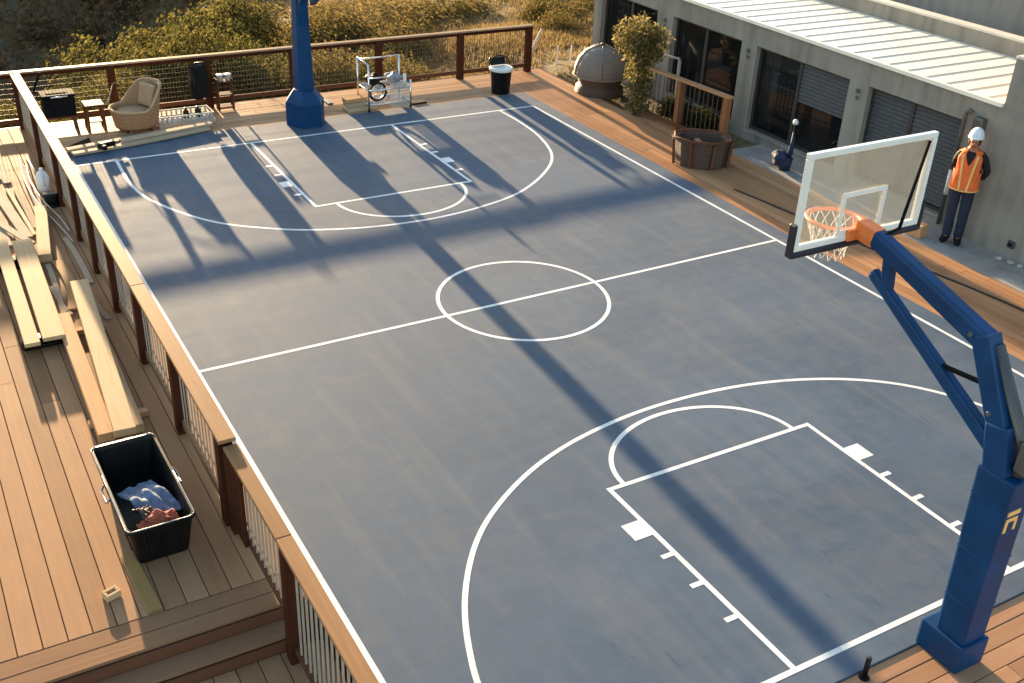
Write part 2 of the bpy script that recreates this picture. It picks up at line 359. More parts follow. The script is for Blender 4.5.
# near key
kx0, kx1, ky = 2.99, 5.62, 2.66
seg(kx0, h+.001, kx0, ky+h); seg(kx1, h+.001, kx1, ky+h); seg(kx0+h+.001, ky, kx1-h-.001, ky)
cm.strip([(4.29+1.12*math.cos(a*math.pi/40), ky+h+.001+.86*math.sin(a*math.pi/40)) for a in range(41)], LW, Z0)
cm.strip(catmull([(.52, h+.001), (.57, .6), (.70, 1.22), (.98, 1.9), (1.41, 2.52), (1.91, 2.96), (2.58, 3.34), (3.34, 3.58), (4.24, 3.70), (5.22, 3.66), (6.1, 3.46), (6.86, 3.1), (7.4, 2.62), (7.78, 1.95), (7.98, 1.2), (8.06, .5), (8.08, h+.001)]), LW, Z0)
for s, k in ((-1, kx0), (1, kx1)):
    e = k+s*(h+.001)
    cm.strip([(e, 2.02), (e+s*.20, 2.02)], .24, Z0)
    for y in (1.60, 1.17, .70): cm.strip([(e, y), (e+s*.12, y)], .055, Z0)
# far key
fx0, fx1, fy = 2.96, 5.66, 10.68
seg(fx0, CL-h-.001, fx0, fy-h); seg(fx1, CL-h-.001, fx1, fy-h); seg(fx0+h+.001, fy, fx1-h-.001, fy)
cm.strip([(4.38-1.08*math.cos(a*math.pi/40), fy-h-.001-.92*math.sin(a*math.pi/40)) for a in range(41)], LW, Z0)
cm.strip(catmull([(.66, CL-h-.001), (.63, 12.92), (.71, 12.09), (1.03, 11.29), (1.45, 10.65), (1.99, 10.2), (2.56, 9.87), (3.4, 9.61), (4.35, 9.52), (5.27, 9.63), (6.17, 9.93), (7.03, 10.56), (7.59, 11.25), (7.9, 12.18), (8., 13.09), (7.99, CL-h-.001)]), LW, Z0)
for s, k in ((-1, fx0), (1, fx1)):
    e = k+s*(h+.001)
    cm.strip([(e, 11.75), (e+s*.17, 11.75)], .24, Z0)
    for y in (11.25, 12.2, 12.65): cm.strip([(e, y), (e+s*.12, y)], .07, Z0)
tag(cm.build('court_markings', M['line']), kind='structure')

def boards(name, x0, x1, y0, y1, ztop, along, mat, w=.19, gap=.007, length=7.5, th=.032):
    b = MB(); a0, a1, c0, c1 = (y0, y1, x0, x1) if along == 'Y' else (x0, x1, y0, y1)
    n = max(1, round((c1-c0)/w)); w = (c1-c0)/n
    for i in range(n):
        p = a0; q = a0+length*rnd.uniform(.3, 1)
        while p < a1-1e-6:
            q = min(q, a1)
            if a1-q < .5: q = a1
            u0, u1 = c0+i*w+gap/2, c0+(i+1)*w-gap/2; dz = rnd.uniform(-.0015, .0015)
            if along == 'Y': b.ext(u0, u1, p+.0015, q-.0015, ztop-th+dz, ztop+dz, bev=.004)
            else: b.ext(p+.0015, q-.0015, u0, u1, ztop-th+dz, ztop+dz, bev=.004)
            p = q; q = p+length
    return tag(b.build(name, mat), kind='structure')
DZ = -.012
boards('left_deck', -6.6, -.142, 2.97, 16.30, DZ, 'Y', M['deck_tan'])
boards('left_deck_edging', -6.6, -.142, 2.60, 2.965, DZ, 'X', M['deck_tanx'], w=.18, length=6)
boards('lower_deck', -6.6, -.142, -6, 2.34, -.29, 'Y', M['deck_tan'])
boards('step_tread', -6.6, -.30, 2.365, 2.575, -.15, 'X', M['deck_tanx'], w=.21, length=7)
b = MB(); b.ext(-6.6, -.145, 2.575, 2.597, -.30, DZ-.034); b.ext(-6.6, -.305, 2.343, 2.362, -.32, -.184)
tag(b.build('step_riser', M['riser']), kind='structure')
boards('right_deck', 9.084, 10.75, -.25, 13.0, DZ, 'Y', M['deck_red'], w=.14)
boards('right_deck_end', 9.084, 10.35, 13.002, 16.30, DZ, 'Y', M['deck_red'], w=.14)
boards('near_deck', -.14, 10.75, -5.5, -.254, DZ, 'X', M['deck_redx'], w=.17)
boards('far_deck', -.138, 9.08, 14.754, 16.30, DZ, 'X', M['deck_farx'], w=.155)
b = MB(); b.ext(10.752, 11.56, -5.5, 10.22, -.14, -.004, bev=.006); tag(b.build('footpath', M['paving']), kind='structure')
b = MB(); b.ext(-6.6, 10.35, 16.302, 16.345, -.34, DZ-.002); b.ext(10.352, 10.39, 13.0, 16.345, -.3, DZ-.002); tag(b.build('deck_fascia', M['riser']), kind='structure')

# ------------------------------------------------------------------ terrain
def sm(a, b, x):
    t = min(1, max(0, (x-a)/(b-a))); return t*t*(3-2*t)
def hash2(x, y): 
    v = math.sin(x*12.9898+y*78.233)*43758.5453; return v-math.floor(v)
def vn(x, y):
    xi, yi = math.floor(x), math.floor(y); u, v = x-xi, y-yi; u = u*u*(3-2*u); v = v*v*(3-2*v)
    return (hash2(xi, yi)*(1-u)+hash2(xi+1, yi)*u)*(1-v)+(hash2(xi, yi+1)*(1-u)+hash2(xi+1, yi+1)*u)*v
def fbm(x, y): return vn(x, y)*.55+vn(x*2.1, y*2.1)*.28+vn(x*4.3, y*4.3)*.17-.5
def ground_z(x, y):
    base = -.42
    side = sm(10.2, 11.3, x)*(1-sm(22, 40, x))
    base = base+side*.38
    if y < 16.3: 
        edge = 0
        return base+fbm(x*.7, y*.7)*.06*(1 if x > 11.6 or y > 12 else 0)
    d = y-16.3; s = sm(3, 12, x-.15*d)
    left = -.30*d if d < 45 else -13.5
    right = -.085*d if d < 45 else -3.8
    zz = base+left*(1-s)+right*s
    zz += fbm(x*.12, y*.12)*min(1, d/12)*2.0+fbm(x*.7, y*.7)*.16
    far = y-66+.10*x
    if far > 0: zz += far*.30*(1 if far < 70 else 70/far) + fbm(x*.045, y*.045)*min(1, far/20)*9
    return zz
def terrain():
    b = bmesh.new()
    xs = [-160+8*i for i in range(18)]+[-16+.8*i for i in range(70)]+[40+9*i for i in range(24)]
    ys = [-60, -30, -15, -6, 0, 4, 8, 11]+[13+.8*i for i in range(60)]+[61+5*i for i in range(30)]
    g = [[b.verts.new((x, y, ground_z(x, y))) for x in xs] for y in ys]
    for j in range(len(ys)-1):
        for i in range(len(xs)-1):
            f = b.faces.new((g[j][i], g[j][i+1], g[j+1][i+1], g[j+1][i])); f.smooth = True
    m = bpy.data.meshes.new('hillside'); b.to_mesh(m); b.free()
    mt, n, l, p = newmat('dry_earth')
    tc = n.new('ShaderNodeTexCoord')
    a = n.new('ShaderNodeTexNoise'); a.inputs['Scale'].default_value = .35; a.inputs['Detail'].default_value = 10; l.new(tc.outputs['Object'], a.inputs['Vector'])
    c = n.new('ShaderNodeTexNoise'); c.inputs['Scale'].default_value = 9; c.inputs['Detail'].default_value = 8; l.new(tc.outputs['Object'], c.inputs['Vector'])
    ad = n.new('ShaderNodeMath'); ad.operation = 'MULTIPLY_ADD'; ad.inputs[1].default_value = .5; l.new(a.outputs['Fac'], ad.inputs[0])
    hh = n.new('ShaderNodeMath'); hh.operation = 'MULTIPLY'; hh.inputs[1].default_value = .5; l.new(c.outputs['Fac'], hh.inputs[0]); l.new(hh.outputs[0], ad.inputs[2])
    r = ramp(n, [(.35, (.085, .064, .038)), (.5, (.15, .114, .064)), (.65, (.22, .17, .098))]); l.new(ad.outputs[0], r.inputs['Fac']); l.new(r.outputs['Color'], p.inputs['Base Color'])
    p.inputs['Roughness'].default_value = .95; p.inputs['Specular IOR Level'].default_value = .1
    bp = n.new('ShaderNodeBump'); bp.inputs['Strength'].default_value = .6; bp.inputs['Distance'].default_value = .05; l.new(c.outputs['Fac'], bp.inputs['Height']); l.new(bp.outputs['Normal'], p.inputs['Normal'])
    m.materials.append(mt); o = bpy.data.objects.new('hillside', m); C.objects.link(o); tag(o, kind='structure')
terrain()

# ------------------------------------------------------------------ foliage
LEAF_G = leafmat('olive_leaves', [(.050, .049, .013), (.082, .074, .019), (.12, .102, .027), (.185, .145, .045)])
LEAF_Y = leafmat('golden_leaves', [(.075, .062, .02), (.115, .088, .028), (.16, .118, .04), (.22, .155, .06)])
LEAF_D = leafmat('haze_lightened_leaves', [(.14, .086, .042), (.18, .112, .055), (.22, .138, .07)], .4)  # browns lightened to stand in for haze over the far hill
LEAF_P = leafmat('pale_shrub_leaves', [(.10, .085, .028), (.16, .13, .045), (.23, .18, .07), (.32, .25, .12)])
LEAF_S = leafmat('dark_leaves', [(.02, .024, .01), (.035, .04, .014), (.06, .06, .022)])
GRASS = leafmat('dry_grass_blades', [(.115, .078, .032), (.165, .115, .048), (.215, .152, .066), (.27, .19, .09)], .5)
def leaf_cloud(name, mat, clumps, n, size, parent=None, seed=1, flat=.0):
    """leaf sized faces spread over lumpy clumps (c, r, rz)"""
    rr = random.Random(seed); V = []; F = []
    tot = sum(c[1]**2 for c in clumps)
    for (c, r, rz) in clumps:
        for _ in range(int(n*r*r/tot)):
            d = Vector((rr.gauss(0, 1), rr.gauss(0, 1), rr.gauss(0, 1))).normalized()
            k = r*(rr.random()**.35)*(1+.28*math.sin(d.x*5+c[0]*3)*math.sin(d.y*5+c[1]*2)+rr.gauss(0, .07))
            p = Vector(c)+Vector((d.x*k, d.y*k, d.z*k*rz))
            a = Vector((rr.gauss(0, 1), rr.gauss(0, 1), rr.gauss(0, 1))).normalized(); t = a.orthogonal().normalized(); u = a.cross(t)
            s = size*rr.uniform(.6, 1.4); i = len(V)
            V += [p+t*s, p+u*s*.45, p-t*s, p-u*s*.45]; F.append((i, i+1, i+2, i+3))
    m = bpy.data.meshes.new(name); m.from_pydata(V, [], F); m.materials.append(mat)
    o = bpy.data.objects.new(name, m); C.objects.link(o)
    if parent: o.parent = parent
    return o
def make_bush(kind, seed):
    rr = random.Random(seed)
    t = thing('bush', 'x', 'bush')
    cl = [((rr.uniform(-.7, .7), rr.uniform(-.6, .6), rr.uniform(.35, 1.25)), rr.uniform(.38, .62), rr.uniform(.75, 1.05)) for _ in range(11)]
    leaf_cloud('crown', LEAF_G if kind == 'g' else LEAF_Y, cl, 17000, .033, t, seed)
    st = MB()
    for k in range(6):
        a = rr.uniform(0, 6.28); e = (math.cos(a)*.5, math.sin(a)*.5, rr.uniform(.8, 1.2))
        st.tube([(0, 0, -.3), (e[0]*.3, e[1]*.3, .35), e], .04, 6, r2=.012)
    st.build('stem', M['bark'], t)
    return t
protos = {('g', 0): make_bush('g', 11), ('g', 1): make_bush('g', 23), ('y', 0): make_bush('y', 31), ('y', 1): make_bush('y', 47)}
used = set()
GB = 'bushes growing below the far railing'
bushes = [  # x, y, scale xy, scale z, top z, kind, label
 (-2.2, 18.6, 1.1, 1.0, .0, 'g', 'olive bush outside the far railing, leftmost at the picture edge'),
 (-.3, 19.3, 1.1, .95, -.05, 'g', 'small olive bush outside the railing directly behind the black grill'),
 (1.3, 19.6, 1.25, 1.1, .15, 'g', 'olive bush outside the railing directly behind the wicker armchair'),
 (3.1, 20.2, 1.35, 1.3, .75, 'g', 'olive bush outside the railing behind the post with the dark bag'),
 (4.9, 20.3, 1.4, 1.3, .72, 'g', 'olive bush outside the railing, seen left of the far blue pole'),
 (6.6, 20.2, 1.3, 1.15, .35, 'y', 'yellowing bush outside the railing just right of the far blue pole'),
 (8.2, 20.0, 1.2, 1.0, .0, 'y', 'yellowing bush outside the railing behind the chrome cart'),
 (.5, 18.3, .9, .7, -.25, 'g', 'low olive bush hugging the far railing between grill and side table'),
 (2.3, 18.2, .95, .75, -.2, 'g', 'low olive bush hugging the far railing behind the white slatted crate'),
 (4.1, 18.3, .95, .7, -.2, 'g', 'low olive bush hugging the far railing left of the blue pole base'),
 (5.9, 18.4, 1.0, .75, -.2, 'g', 'low olive bush hugging the far railing between blue pole and chrome cart'),
 (7.5, 18.4, .95, .7, -.3, 'g', 'low olive bush hugging the far railing right of the chrome cart'),
 (9.2, 18.5, .95, .7, -.35, 'y', 'low golden bush hugging the far railing behind the waste bin'),
 (.2, 24.3, 1.8, 1.5, -1.5, 'g', 'broad olive bush further down the slope, seen above the grill'),
 (3.0, 24.4, 1.7, 1.5, -.35, 'g', 'tall olive bush further down the slope, its top rising against the dark hill'),
 (5.6, 25.0, 2.0, 1.8, .75, 'g', 'tallest olive bush down the slope, left of the far blue pole'),
 (8.3, 25.6, 1.9, 1.6, .25, 'y', 'tall yellow bush down the slope, right behind the far blue pole'),
 (13.5, 21.2, 1.0, .8, .25, 'y', 'low yellow bush at the far corner of the grey building'),
 (15.4, 23.2, 1.3, 1.0, .35, 'y', 'rounded yellow bush in the dry grass beside the building corner'),
 (10.8, 23.4, 1.6, 1.1, -.2, 'y', 'golden bush standing in the dry grass behind the waste bin'),
 (12.6, 26.0, 2.0, 1.3, .0, 'y', 'broad golden bush in the grass between the railing end and the building'),
 (16.6, 27.5, 2.0, 1.4, .2, 'y', 'broad golden bush furthest right, cut by the building and the top edge'),
 (11.8, 30.5, 2.2, 1.4, -.9, 'y', 'far golden bush at the top edge above the chrome cart'),
 (11.6, 19.6, .7, .55, -.1, 'y', 'knee high golden bush past the right end of the far railing'),
]
for i, (x, y, s, sz, top, kind, lab) in enumerate(bushes):
    key = (kind, i % 2); src = protos[key]
    o = src if key not in used else copy_tree(src)
    used.add(key)
    o.location = (x, y, top-1.95*sz); o.scale = (s, s, sz); o.rotation_euler = (0, 0, i*1.7); tag(o, lab, 'bush', GB)

# dry grass (uncountable)
def grass():
    rr = random.Random(5); V = []; F = []
    def blade(x, y, hgt):
        z = ground_z(x, y); a = rr.uniform(0, 6.28); w_ = rr.uniform(.008, .02); l_ = hgt*rr.uniform(.5, 1.2); i = len(V)
        dx, dy = math.cos(a)*w_, math.sin(a)*w_; bx, by = rr.gauss(0, .25)*l_, rr.gauss(0, .25)*l_
        V.extend([(x-dx, y-dy, z-.03), (x+dx, y+dy, z-.03), (x+bx, y+by, z+l_)]); F.append((i, i+1, i+2))
    for _ in range(190000):
        y = 16.6+(rr.random()**1.5)*42; x = rr.uniform(5, 14+.75*(y-16))
        if sm(3, 10, x-.15*(y-16)) < rr.random(): continue
        if x > 9.8 and y < 18.6 and (y < 17.2 or rr.random() < .75): continue
        d = fbm(x*.5, y*.5)
        if d < -.12 and rr.random() < .6: continue
        blade(x, y, .11+.004*(y-16)+max(0, d)*.3)
    for _ in range(16000):
        y = 17+rr.random()*30; x = rr.uniform(-8, 9); blade(x, y, .35)
    for _ in range(350):
        y = rr.uniform(14.6, 16.4); x = rr.uniform(10.45, 11.4); blade(x, y, .12)
    m = bpy.data.meshes.new('dry_grass'); m.from_pydata(V, [], F); m.materials.append(GRASS)
    o = bpy.data.objects.new('dry_grass', m); C.objects.link(o)
    tag(o, 'dry golden grass covering the slope beyond the far railing', 'grass', kind='stuff')
grass()
# distant woodland on the shaded hill
def woods():
    rr = random.Random(9); cl = []
    V = []; F = []
    for _ in range(900):
        y = rr.uniform(58, 125); x = rr.uniform(-12, 50)
        r = rr.uniform(1.0, 2.6); z = ground_z(x, y)+r*.6
        for _k in range(150):
            d = Vector((rr.gauss(0, 1), rr.gauss(0, 1), rr.gauss(0, .85))).normalized()*r*(rr.random()**.35)
            p = Vector((x, y, z))+d
            a = Vector((rr.gauss(0, 1), rr.gauss(0, 1), rr.gauss(0, 1))).normalized(); t = a.orthogonal().normalized(); u = a.cross(t); s = rr.uniform(.09, .24); i = len(V)
            V += [p+t*s, p+u*s*.7, p-t*s, p-u*s*.7]; F.append((i, i+1, i+2, i+3))
    m = bpy.data.meshes.new('woodland'); m.from_pydata(V, [], F); m.materials.append(LEAF_D)
    o = bpy.data.objects.new('woodland', m); C.objects.link(o)
    tag(o, 'scrub woodland in haze-lightened brown on the distant shaded hillside', 'woodland', kind='stuff')
woods()

# tall climbing shrub at the end of the short rail
ts = t = thing('tall_shrub', 'tall leafy yellow green shrub with rounded top beside the short wooden rail', 'shrub', (10.38, 12.66, -.02))
leaf_cloud('crown', LEAF_P, [((-.02, .05, 1.52), .36, .95), ((.2, -.02, 1.42), .28, .9), ((-.22, .0, 1.38), .24, 1), ((.05, 0, 1.18), .27, .9), ((.22, 0, 1.15), .2, .8)], 4200, .034, t, 61)
leaf_cloud('lower_leaves', LEAF_P, [((0, -.04, .86), .22, 1.2), ((.03, -.05, .55), .2, 1.2), ((.02, -.05, .25), .19, 1.2)], 2200, .03, t, 63)
st = MB(); st.tube([(0, 0, 0), (.03, 0, .6), (0, .03, 1.2), (.04, 0, 1.6)], .04, 8, r2=.015); st.tube([(.03, 0, .7), (.18, 0, 1.2), (.24, .02, 1.5)], .02, 6, r2=.008); st.tube([(.02, 0, .8), (-.15, 0, 1.2), (-.2, .02, 1.45)], .02, 6, r2=.008)
st.build('trunk', M['bark'], t); ts.scale = (1.22, 1.22, 1.04)

for k, (x, y, lab) in enumerate(((11.15, 12.3, 'low dark leafy shrub behind the short wooden rail, nearest the tall shrub'), (11.22, 11.5, 'low dark leafy shrub behind the middle post of the short wooden rail'))):
    t = thing('low_shrub', lab, 'shrub', (x, y, -.06), 0, 'shrubs under the windows')
    leaf_cloud('foliage', LEAF_S, [((0, 0, .2), .3, .8), ((.05, .2, .18), .25, .8), ((-.05, -.22, .16), .25, .8), ((-.18, .1, .12), .2, .7)], 3000, .028, t, 81+k)
    st = MB(); st.tube([(0, 0, -.05), (.02, .03, .25)], .02, 6, r2=.008); st.build('stem', M['bark'], t)
# ------------------------------------------------------------------ railings
def post_mb(x, y, z0, z1, w=.135): return MB().ext(x-w/2, x+w/2, y-w/2, y+w/2, z0, z1, bev=.006)
# left railing, far stretch
RX = -.445
t = thing('wooden_railing', 'long redwood railing with pale flat cap along the left side of the court', 'railing', (RX, 3.9, 0))
def P(mbo, name, mat, par): 
    o = mbo.build(name, mat); o.parent = par; o.matrix_parent_inverse = Matrix.Translation(par.location).inverted() if par.rotation_euler.z == 0 else (Matrix.Translation(par.location) @ Matrix.Rotation(par.rotation_euler.z, 4, 'Z')).inverted(); return o
py_ = [3.86, 5.52, 7.10, 8.50, 9.72, 10.88, 12.28, 14.1]
for y in py_: P(post_mb(RX, y, -.3, .958), 'post', M['post'], t)
b = MB(); ys = [3.70, 7.05, 10.6, 13.4, 16.12]
for a, c in zip(ys, ys[1:]): b.ext(RX-.08, RX+.08, a+.002, c-.002, .962, 1.0+rnd.uniform(-.002, .002), bev=.006)
P(b, 'cap_rail', M['capy'], t)
b = MB()
for a, c in zip(py_, py_[1:]+[16.1]): b.ext(RX-.02, RX+.02, a+.069, c-.069, .08, .17, bev=.004)
P(b, 'bottom_rail', M['capy'], t)
b = MB()
for a, c in zip(py_, py_[1:]+[16.1]): b.ext(RX-.018, RX+.018, a+.069, c-.069, .865, .957, bev=.004)
P(b, 'top_rail', M['post'], t)
for a, c in zip(py_, py_[1:]+[16.1]):
    n = max(1, round((c-a)/.128))
    for k in range(1, n):
        y = a+(c-a)*k/n
        if y-a < .085 or c-y < .085: continue
        P(MB().ext(RX-.006, RX+.006, y-.006, y+.006, .172, .863), 'picket', M['picket'], t)
# left railing, near stretch (a little lower, runs down past the step)
RN = -.425
t = thing('wooden_railing', 'lower redwood railing with narrow cap beside the deck step at the bottom', 'railing', (RN, 2.2, -.29))
pn = [(3.70, -.3, .905), (2.22, -.32, .905), (.62, -.32, .905), (-1.0, -.32, .905)]
for y, z0, z1 in pn: P(post_mb(RN, y, z0, z1, .115), 'post', M['post'], t)
b = MB()
for a, c in ((-1.1, 2.30), (2.304, 3.692)): b.ext(RN-.066, RN+.066, a, c, .908, .945, bev=.006)
P(b, 'cap_rail', M['capy'], t)
b = MB(); b.ext(RN-.02, RN+.02, 2.28, 3.64, .09, .16, bev=.004); b.ext(RN-.02, RN+.02, .68, 2.16, -.17, -.10, bev=.004); b.ext(RN-.02, RN+.02, -.94, .56, -.17, -.10, bev=.004)
P(b, 'bottom_rail', M['riser'], t)
b = MB(); b.ext(RN-.018, RN+.018, 2.28, 3.64, .83, .904, bev=.004); b.ext(RN-.018, RN+.018, .68, 2.16, .83, .904, bev=.004); b.ext(RN-.018, RN+.018, -.94, .56, .83, .904, bev=.004)
P(b, 'top_rail', M['post'], t)
for (a, c, zb) in ((2.28, 3.64, .162), (.68, 2.16, -.098), (-.94, .56, -.098)):
    n = round((c-a)/.105)
    for k in range(1, n):
        y = a+(c-a)*k/n
        P(MB().ext(RN-.008, RN+.008, y-.008, y+.008, zb, .828), 'picket', M['picket'], t)
b = MB()
for k in range(4): b.ext(RN-.06, RN-.03, 3.27+k*.095, 3.355+k*.095, .12, .90, bev=.003)
P(b, 'side_panel', M['post'], t)
# far railing
FY = 16.2
def mesh_panel(a, c):
    b = MB(); n = round((c-a)/.058)
    for k in range(1, n): x = a+(c-a)*k/n; b.ext(x-.0032, x+.0032, FY-.003, FY+.003, .172, .898)
    for k in range(1, 8): z = .172+.726*k/8; b.ext(a, c, FY-.0055, FY-.0035, z-.0016, z+.0016)
    return b
t = thing('wooden_railing', 'redwood railing with fine bars across the far end, behind the far blue pole', 'railing', (4.5, FY, 0))
pf = [-.44, 1.16, 2.90, 4.60, 6.42, 8.30, 9.98]
for x in pf: P(post_mb(x, FY, -.3, .968 if x > -.4 else .968, .13), 'post', M['post'], t)
b = MB(); xs = [-.53, 2.8, 6.2, 10.07]
for a, c in zip(xs, xs[1:]): b.ext(a+.002, c-.002, FY-.06, FY+.06, .972 if a > -.5 else .9725, 1.006, bev=.006)
P(b, 'cap_rail', M['capx'], t)
b = MB(); b2 = MB()
for a, c in zip(pf, pf[1:]): b.ext(a+.062, c-.062, FY-.02, FY+.02, .09, .17, bev=.004); b2.ext(a+.062, c-.062, FY-.02, FY+.02, .90, .968, bev=.004)
P(b, 'bottom_rail', M['riser'], t); P(b2, 'top_rail', M['post'], t)
for a, c in zip(pf, pf[1:]):
    P(mesh_panel(a+.067, c-.067), 'mesh_panel', M['mesh'], t)
t = thing('wooden_railing', 'short run of far railing continuing left of the deck corner to the picture edge', 'railing', (-3.5, FY, 0))
pl = [-6.5, -4.4, -2.4]
for x in pl: P(post_mb(x, FY, -.3, .968, .12), 'post', M['post'], t)
P(MB().ext(-6.6, -.535, FY-.06, FY+.06, .972, 1.006, bev=.006), 'cap_rail', M['capx'], t)
b = MB(); b2 = MB()
for a, c in zip(pl, pl[1:]+[-.44]): b.ext(a+.062, c-.062, FY-.02, FY+.02, .09, .17, bev=.004); b2.ext(a+.062, c-.062, FY-.02, FY+.02, .90, .968, bev=.004)
P(b, 'bottom_rail', M['riser'], t); P(b2, 'top_rail', M['post'], t)
for a, c in zip(pl, pl[1:]+[-.44]):
    P(mesh_panel(a+.067, c-.067), 'mesh_panel', M['mesh'], t)
# short rail on the right
t = thing('wooden_railing', 'short reddish wooden rail with two posts beside the shrub, in front of the windows', 'railing', (10.6, 11.6, 0))
p0, p1, p2 = Vector((10.46, 12.45, 0)), Vector((10.60, 11.58, 0)), Vector((10.66, 10.30, 0))
rail_post = M['riser']
for p in (p1, p2): P(post_mb(p.x, p.y, -.05, .955, .115), 'post', wood('cedar_post', (.16, .06, .025), (.34, .15, .07), 'Z'), t)
P(MB().bar((p0.x, p0.y+.05, .98), (p2.x, p2.y-.1, .98), .13, .045, bev=.006), 'cap_rail', M['deck_red'], t)
P(MB().bar((p0.x, p0.y, .1), (p2.x, p2.y, .1), .03, .07, bev=.004), 'bottom_rail', M['riser'], t)
for k in range(1, 18):
    if k in (7,): continue
    q = p0.lerp(p2, k/18); P(MB().ext(q.x-.006, q.x+.006, q.y-.006, q.y+.006, .136, .956), 'picket', M['picket_dark'], t)

# ------------------------------------------------------------------ basketball hoops
def make_hoop(label, far=False):
    """local frame: base behind the baseline at y<0, court towards +y, centre x = 0"""
    t = thing('basketball_hoop', label, 'basketball hoop')
    if not far:
        b = MB(); b.box((.03, -.43, .125), (.33, .42, .27), bev=.02, seg=2); b.build('base', M['navy_pad'], t)
        b = MB(); b.bar((.03, -.475, .25), (.03, -.43, 1.84), .27, .27, bev=.02, w2=.25, h2=.33); b.build('pole_pad', M['navy_pad'], t)
        for zs in (.62, 1.10, 1.60): MB().box((.03, -.43-.045*(1.84-zs)/1.59, zs), (.262+.012*(1.84-zs)/1.59, .334-.06*(1.84-zs)/1.59, .012), bev=.003).build('pad_seam', M['navy'], t)
        b = MB(); y = -.602; lo = b
        lo.box((.0, y, 1.575), (.14, .006, .04)); lo.box((-.055, y-.001, 1.465), (.03, .006, .13)); lo.box((.012, y, 1.513), (.10, .006, .034)); lo.box((.050, y-.001, 1.45), (.028, .006, .09))
        lo.build('pad_emblem', M['reflect'], t)
    else:
        b = MB(); b.lathe([(.40, 0), (.40, .42), (.24, .62), (.22, .64)], (0, -.42, 0), n=6, sx=.93, sy=1.05, smooth=False); b.build('base', M['navy_pad'], t)
        b = MB(); b.bar((0, -.44, .60), (0, -.44, 2.3), .30, .34, bev=.02, w2=.22, h2=.26); b.build('pole_pad', M['navy_pad'], t)
        b = MB(); b.box((-.42, -.35, .36), (.10, .34, .05), bev=.01); b.build('base_bracket', M['steel'], t)
    b = MB(); b.bar((0, -.40, 1.8), (0, -.31, 2.2), .172, .20, bev=.015); b.build('mast', M['navy'], t)
    b = MB(); b.bar((0, -.36, 2.06), (0, .03, 2.78), .152, .16, bev=.012); b.bar((0, -.03, 2.725), (0, 1.2, 3.09), .145, .16, bev=.028, w2=.13, h2=.14); b.build('upper_arm', M['navy'], t)
    b = MB(); b.bar((0, .22 if far else -.36, 2.32 if far else 1.93), (0, 1.15, 2.80), .10, .12, bev=.02, w2=.075, h2=.09); b.build('lower_arm', M['navy'], t)
    b = MB(); b.bar((0, 1.02, 3.06), (0, .98, 2.72), .075, .09, bev=.01); b.build('strut', M['navy'], t)
    b = MB(); b.bar((0, .33, 2.36), (0, -.16, 2.42), .03, .03); b.build('brace', M['darkmetal'], t)
    b = MB(); b.tube([(.03, -.52, 1.86), (.03, -.50, 2.1), (.02, -.08, 2.74)], .045, 10); b.box((.03, -.56, 2.03), (.13, .13, .26), bev=.015); b.build('lift_cylinder', M['steel'], t)
    for q in ((.085, .10, 2.76), (.085, -.22, 2.25), (.095, -.36, 2.02)): MB().tube([(q[0]-.174, q[1], q[2]), (q[0]+.006, q[1], q[2])], .018, 10).build('bolt', M['steel'], t)
    # backboard
    yb, hw, z0, z1 = 1.40, .70, 3.0, 3.81
    bd = MB().ext(-hw+.03, hw-.03, yb-.006, yb+.006, z0+.03, z1-.03).build('backboard', M['board_glass'], t)
    b = MB(); f = .05
    b.ext(-hw, hw, yb-.025, yb+.025, z1-f, z1, bev=.006); b.ext(-hw, hw, yb-.025, yb+.025, z0, z0+f, bev=.006)
    b.ext(-hw, -hw+f, yb-.0245, yb+.0245, z0+f, z1-f, bev=.004); b.ext(hw-f, hw, yb-.0245, yb+.0245, z0+f, z1-f, bev=.004)
    b.build('backboard_frame', M['white_frame'], bd)
    b = MB(); sw, s0, s1, f = .245, 3.055, 3.42, .04
    for yy in (yb-.0095, ):
        b.ext(-sw, sw, yy-.003, yy+.003, s1-f, s1); b.ext(-sw, -sw+f, yy-.003, yy+.003, s0, s1-f); b.ext(sw-f, sw, yy-.003, yy+.003, s0, s1-f); b.ext(-sw+f, sw-f, yy-.003, yy+.003, s0, s0+f)
    b.build('target_square', M['white_frame'], bd)
    b = MB(); b.ext(-hw-.02, hw+.02, yb-.04, yb+.04, z0-.055, z0-.002, bev=.015); b.ext(-hw-.035, -hw-.002, yb-.041, yb+.041, z0-.05, z0+.24, bev=.014); b.ext(hw+.002, hw+.035, yb-.041, yb+.041, z0-.05, z0+.24, bev=.014)
    b.build('edge_padding', M['navy_dark'], bd)
    b = MB(); b.tube([(.16, 1.12, 3.16), (.60, yb-.03, 3.75)], .014, 8); b.tube([(-.02, 1.12, 3.12), (.16, 1.12, 3.16)], .014, 8); b.build('support_rod', M['darkmetal'], t)
    b = MB(); b.bar((0, 1.17, 3.08), (0, yb-.03, 3.10), .13, .15, bev=.01); b.build('arm_bracket', M['orange'], t)
    # rim
    rc, rr_ = Vector((0, yb+.255, 3.065)), .225
    rim = MB().tube([(rc.x+rr_*math.cos(k*math.pi/24), rc.y+rr_*math.sin(k*math.pi/24), rc.z) for k in range(48)], .019, 8, True).build('rim', M['orange'], t)
    b = MB(); b.ext(-.13, .13, yb+.012, yb+.04, 3.03, 3.075, bev=.004); b.ext(-.10, .10, yb+.012, yb+.03, 2.93, 3.08, bev=.003); b.ext(-.14, .14, yb-.05, yb-.012, 3.0, 3.10, bev=.006); b.build('rim_bracket', M['orange'], rim)
    b = MB(); n = 14; lv = [(.222, 0), (.2, -.08), (.17, -.16), (.145, -.24), (.14, -.33)]
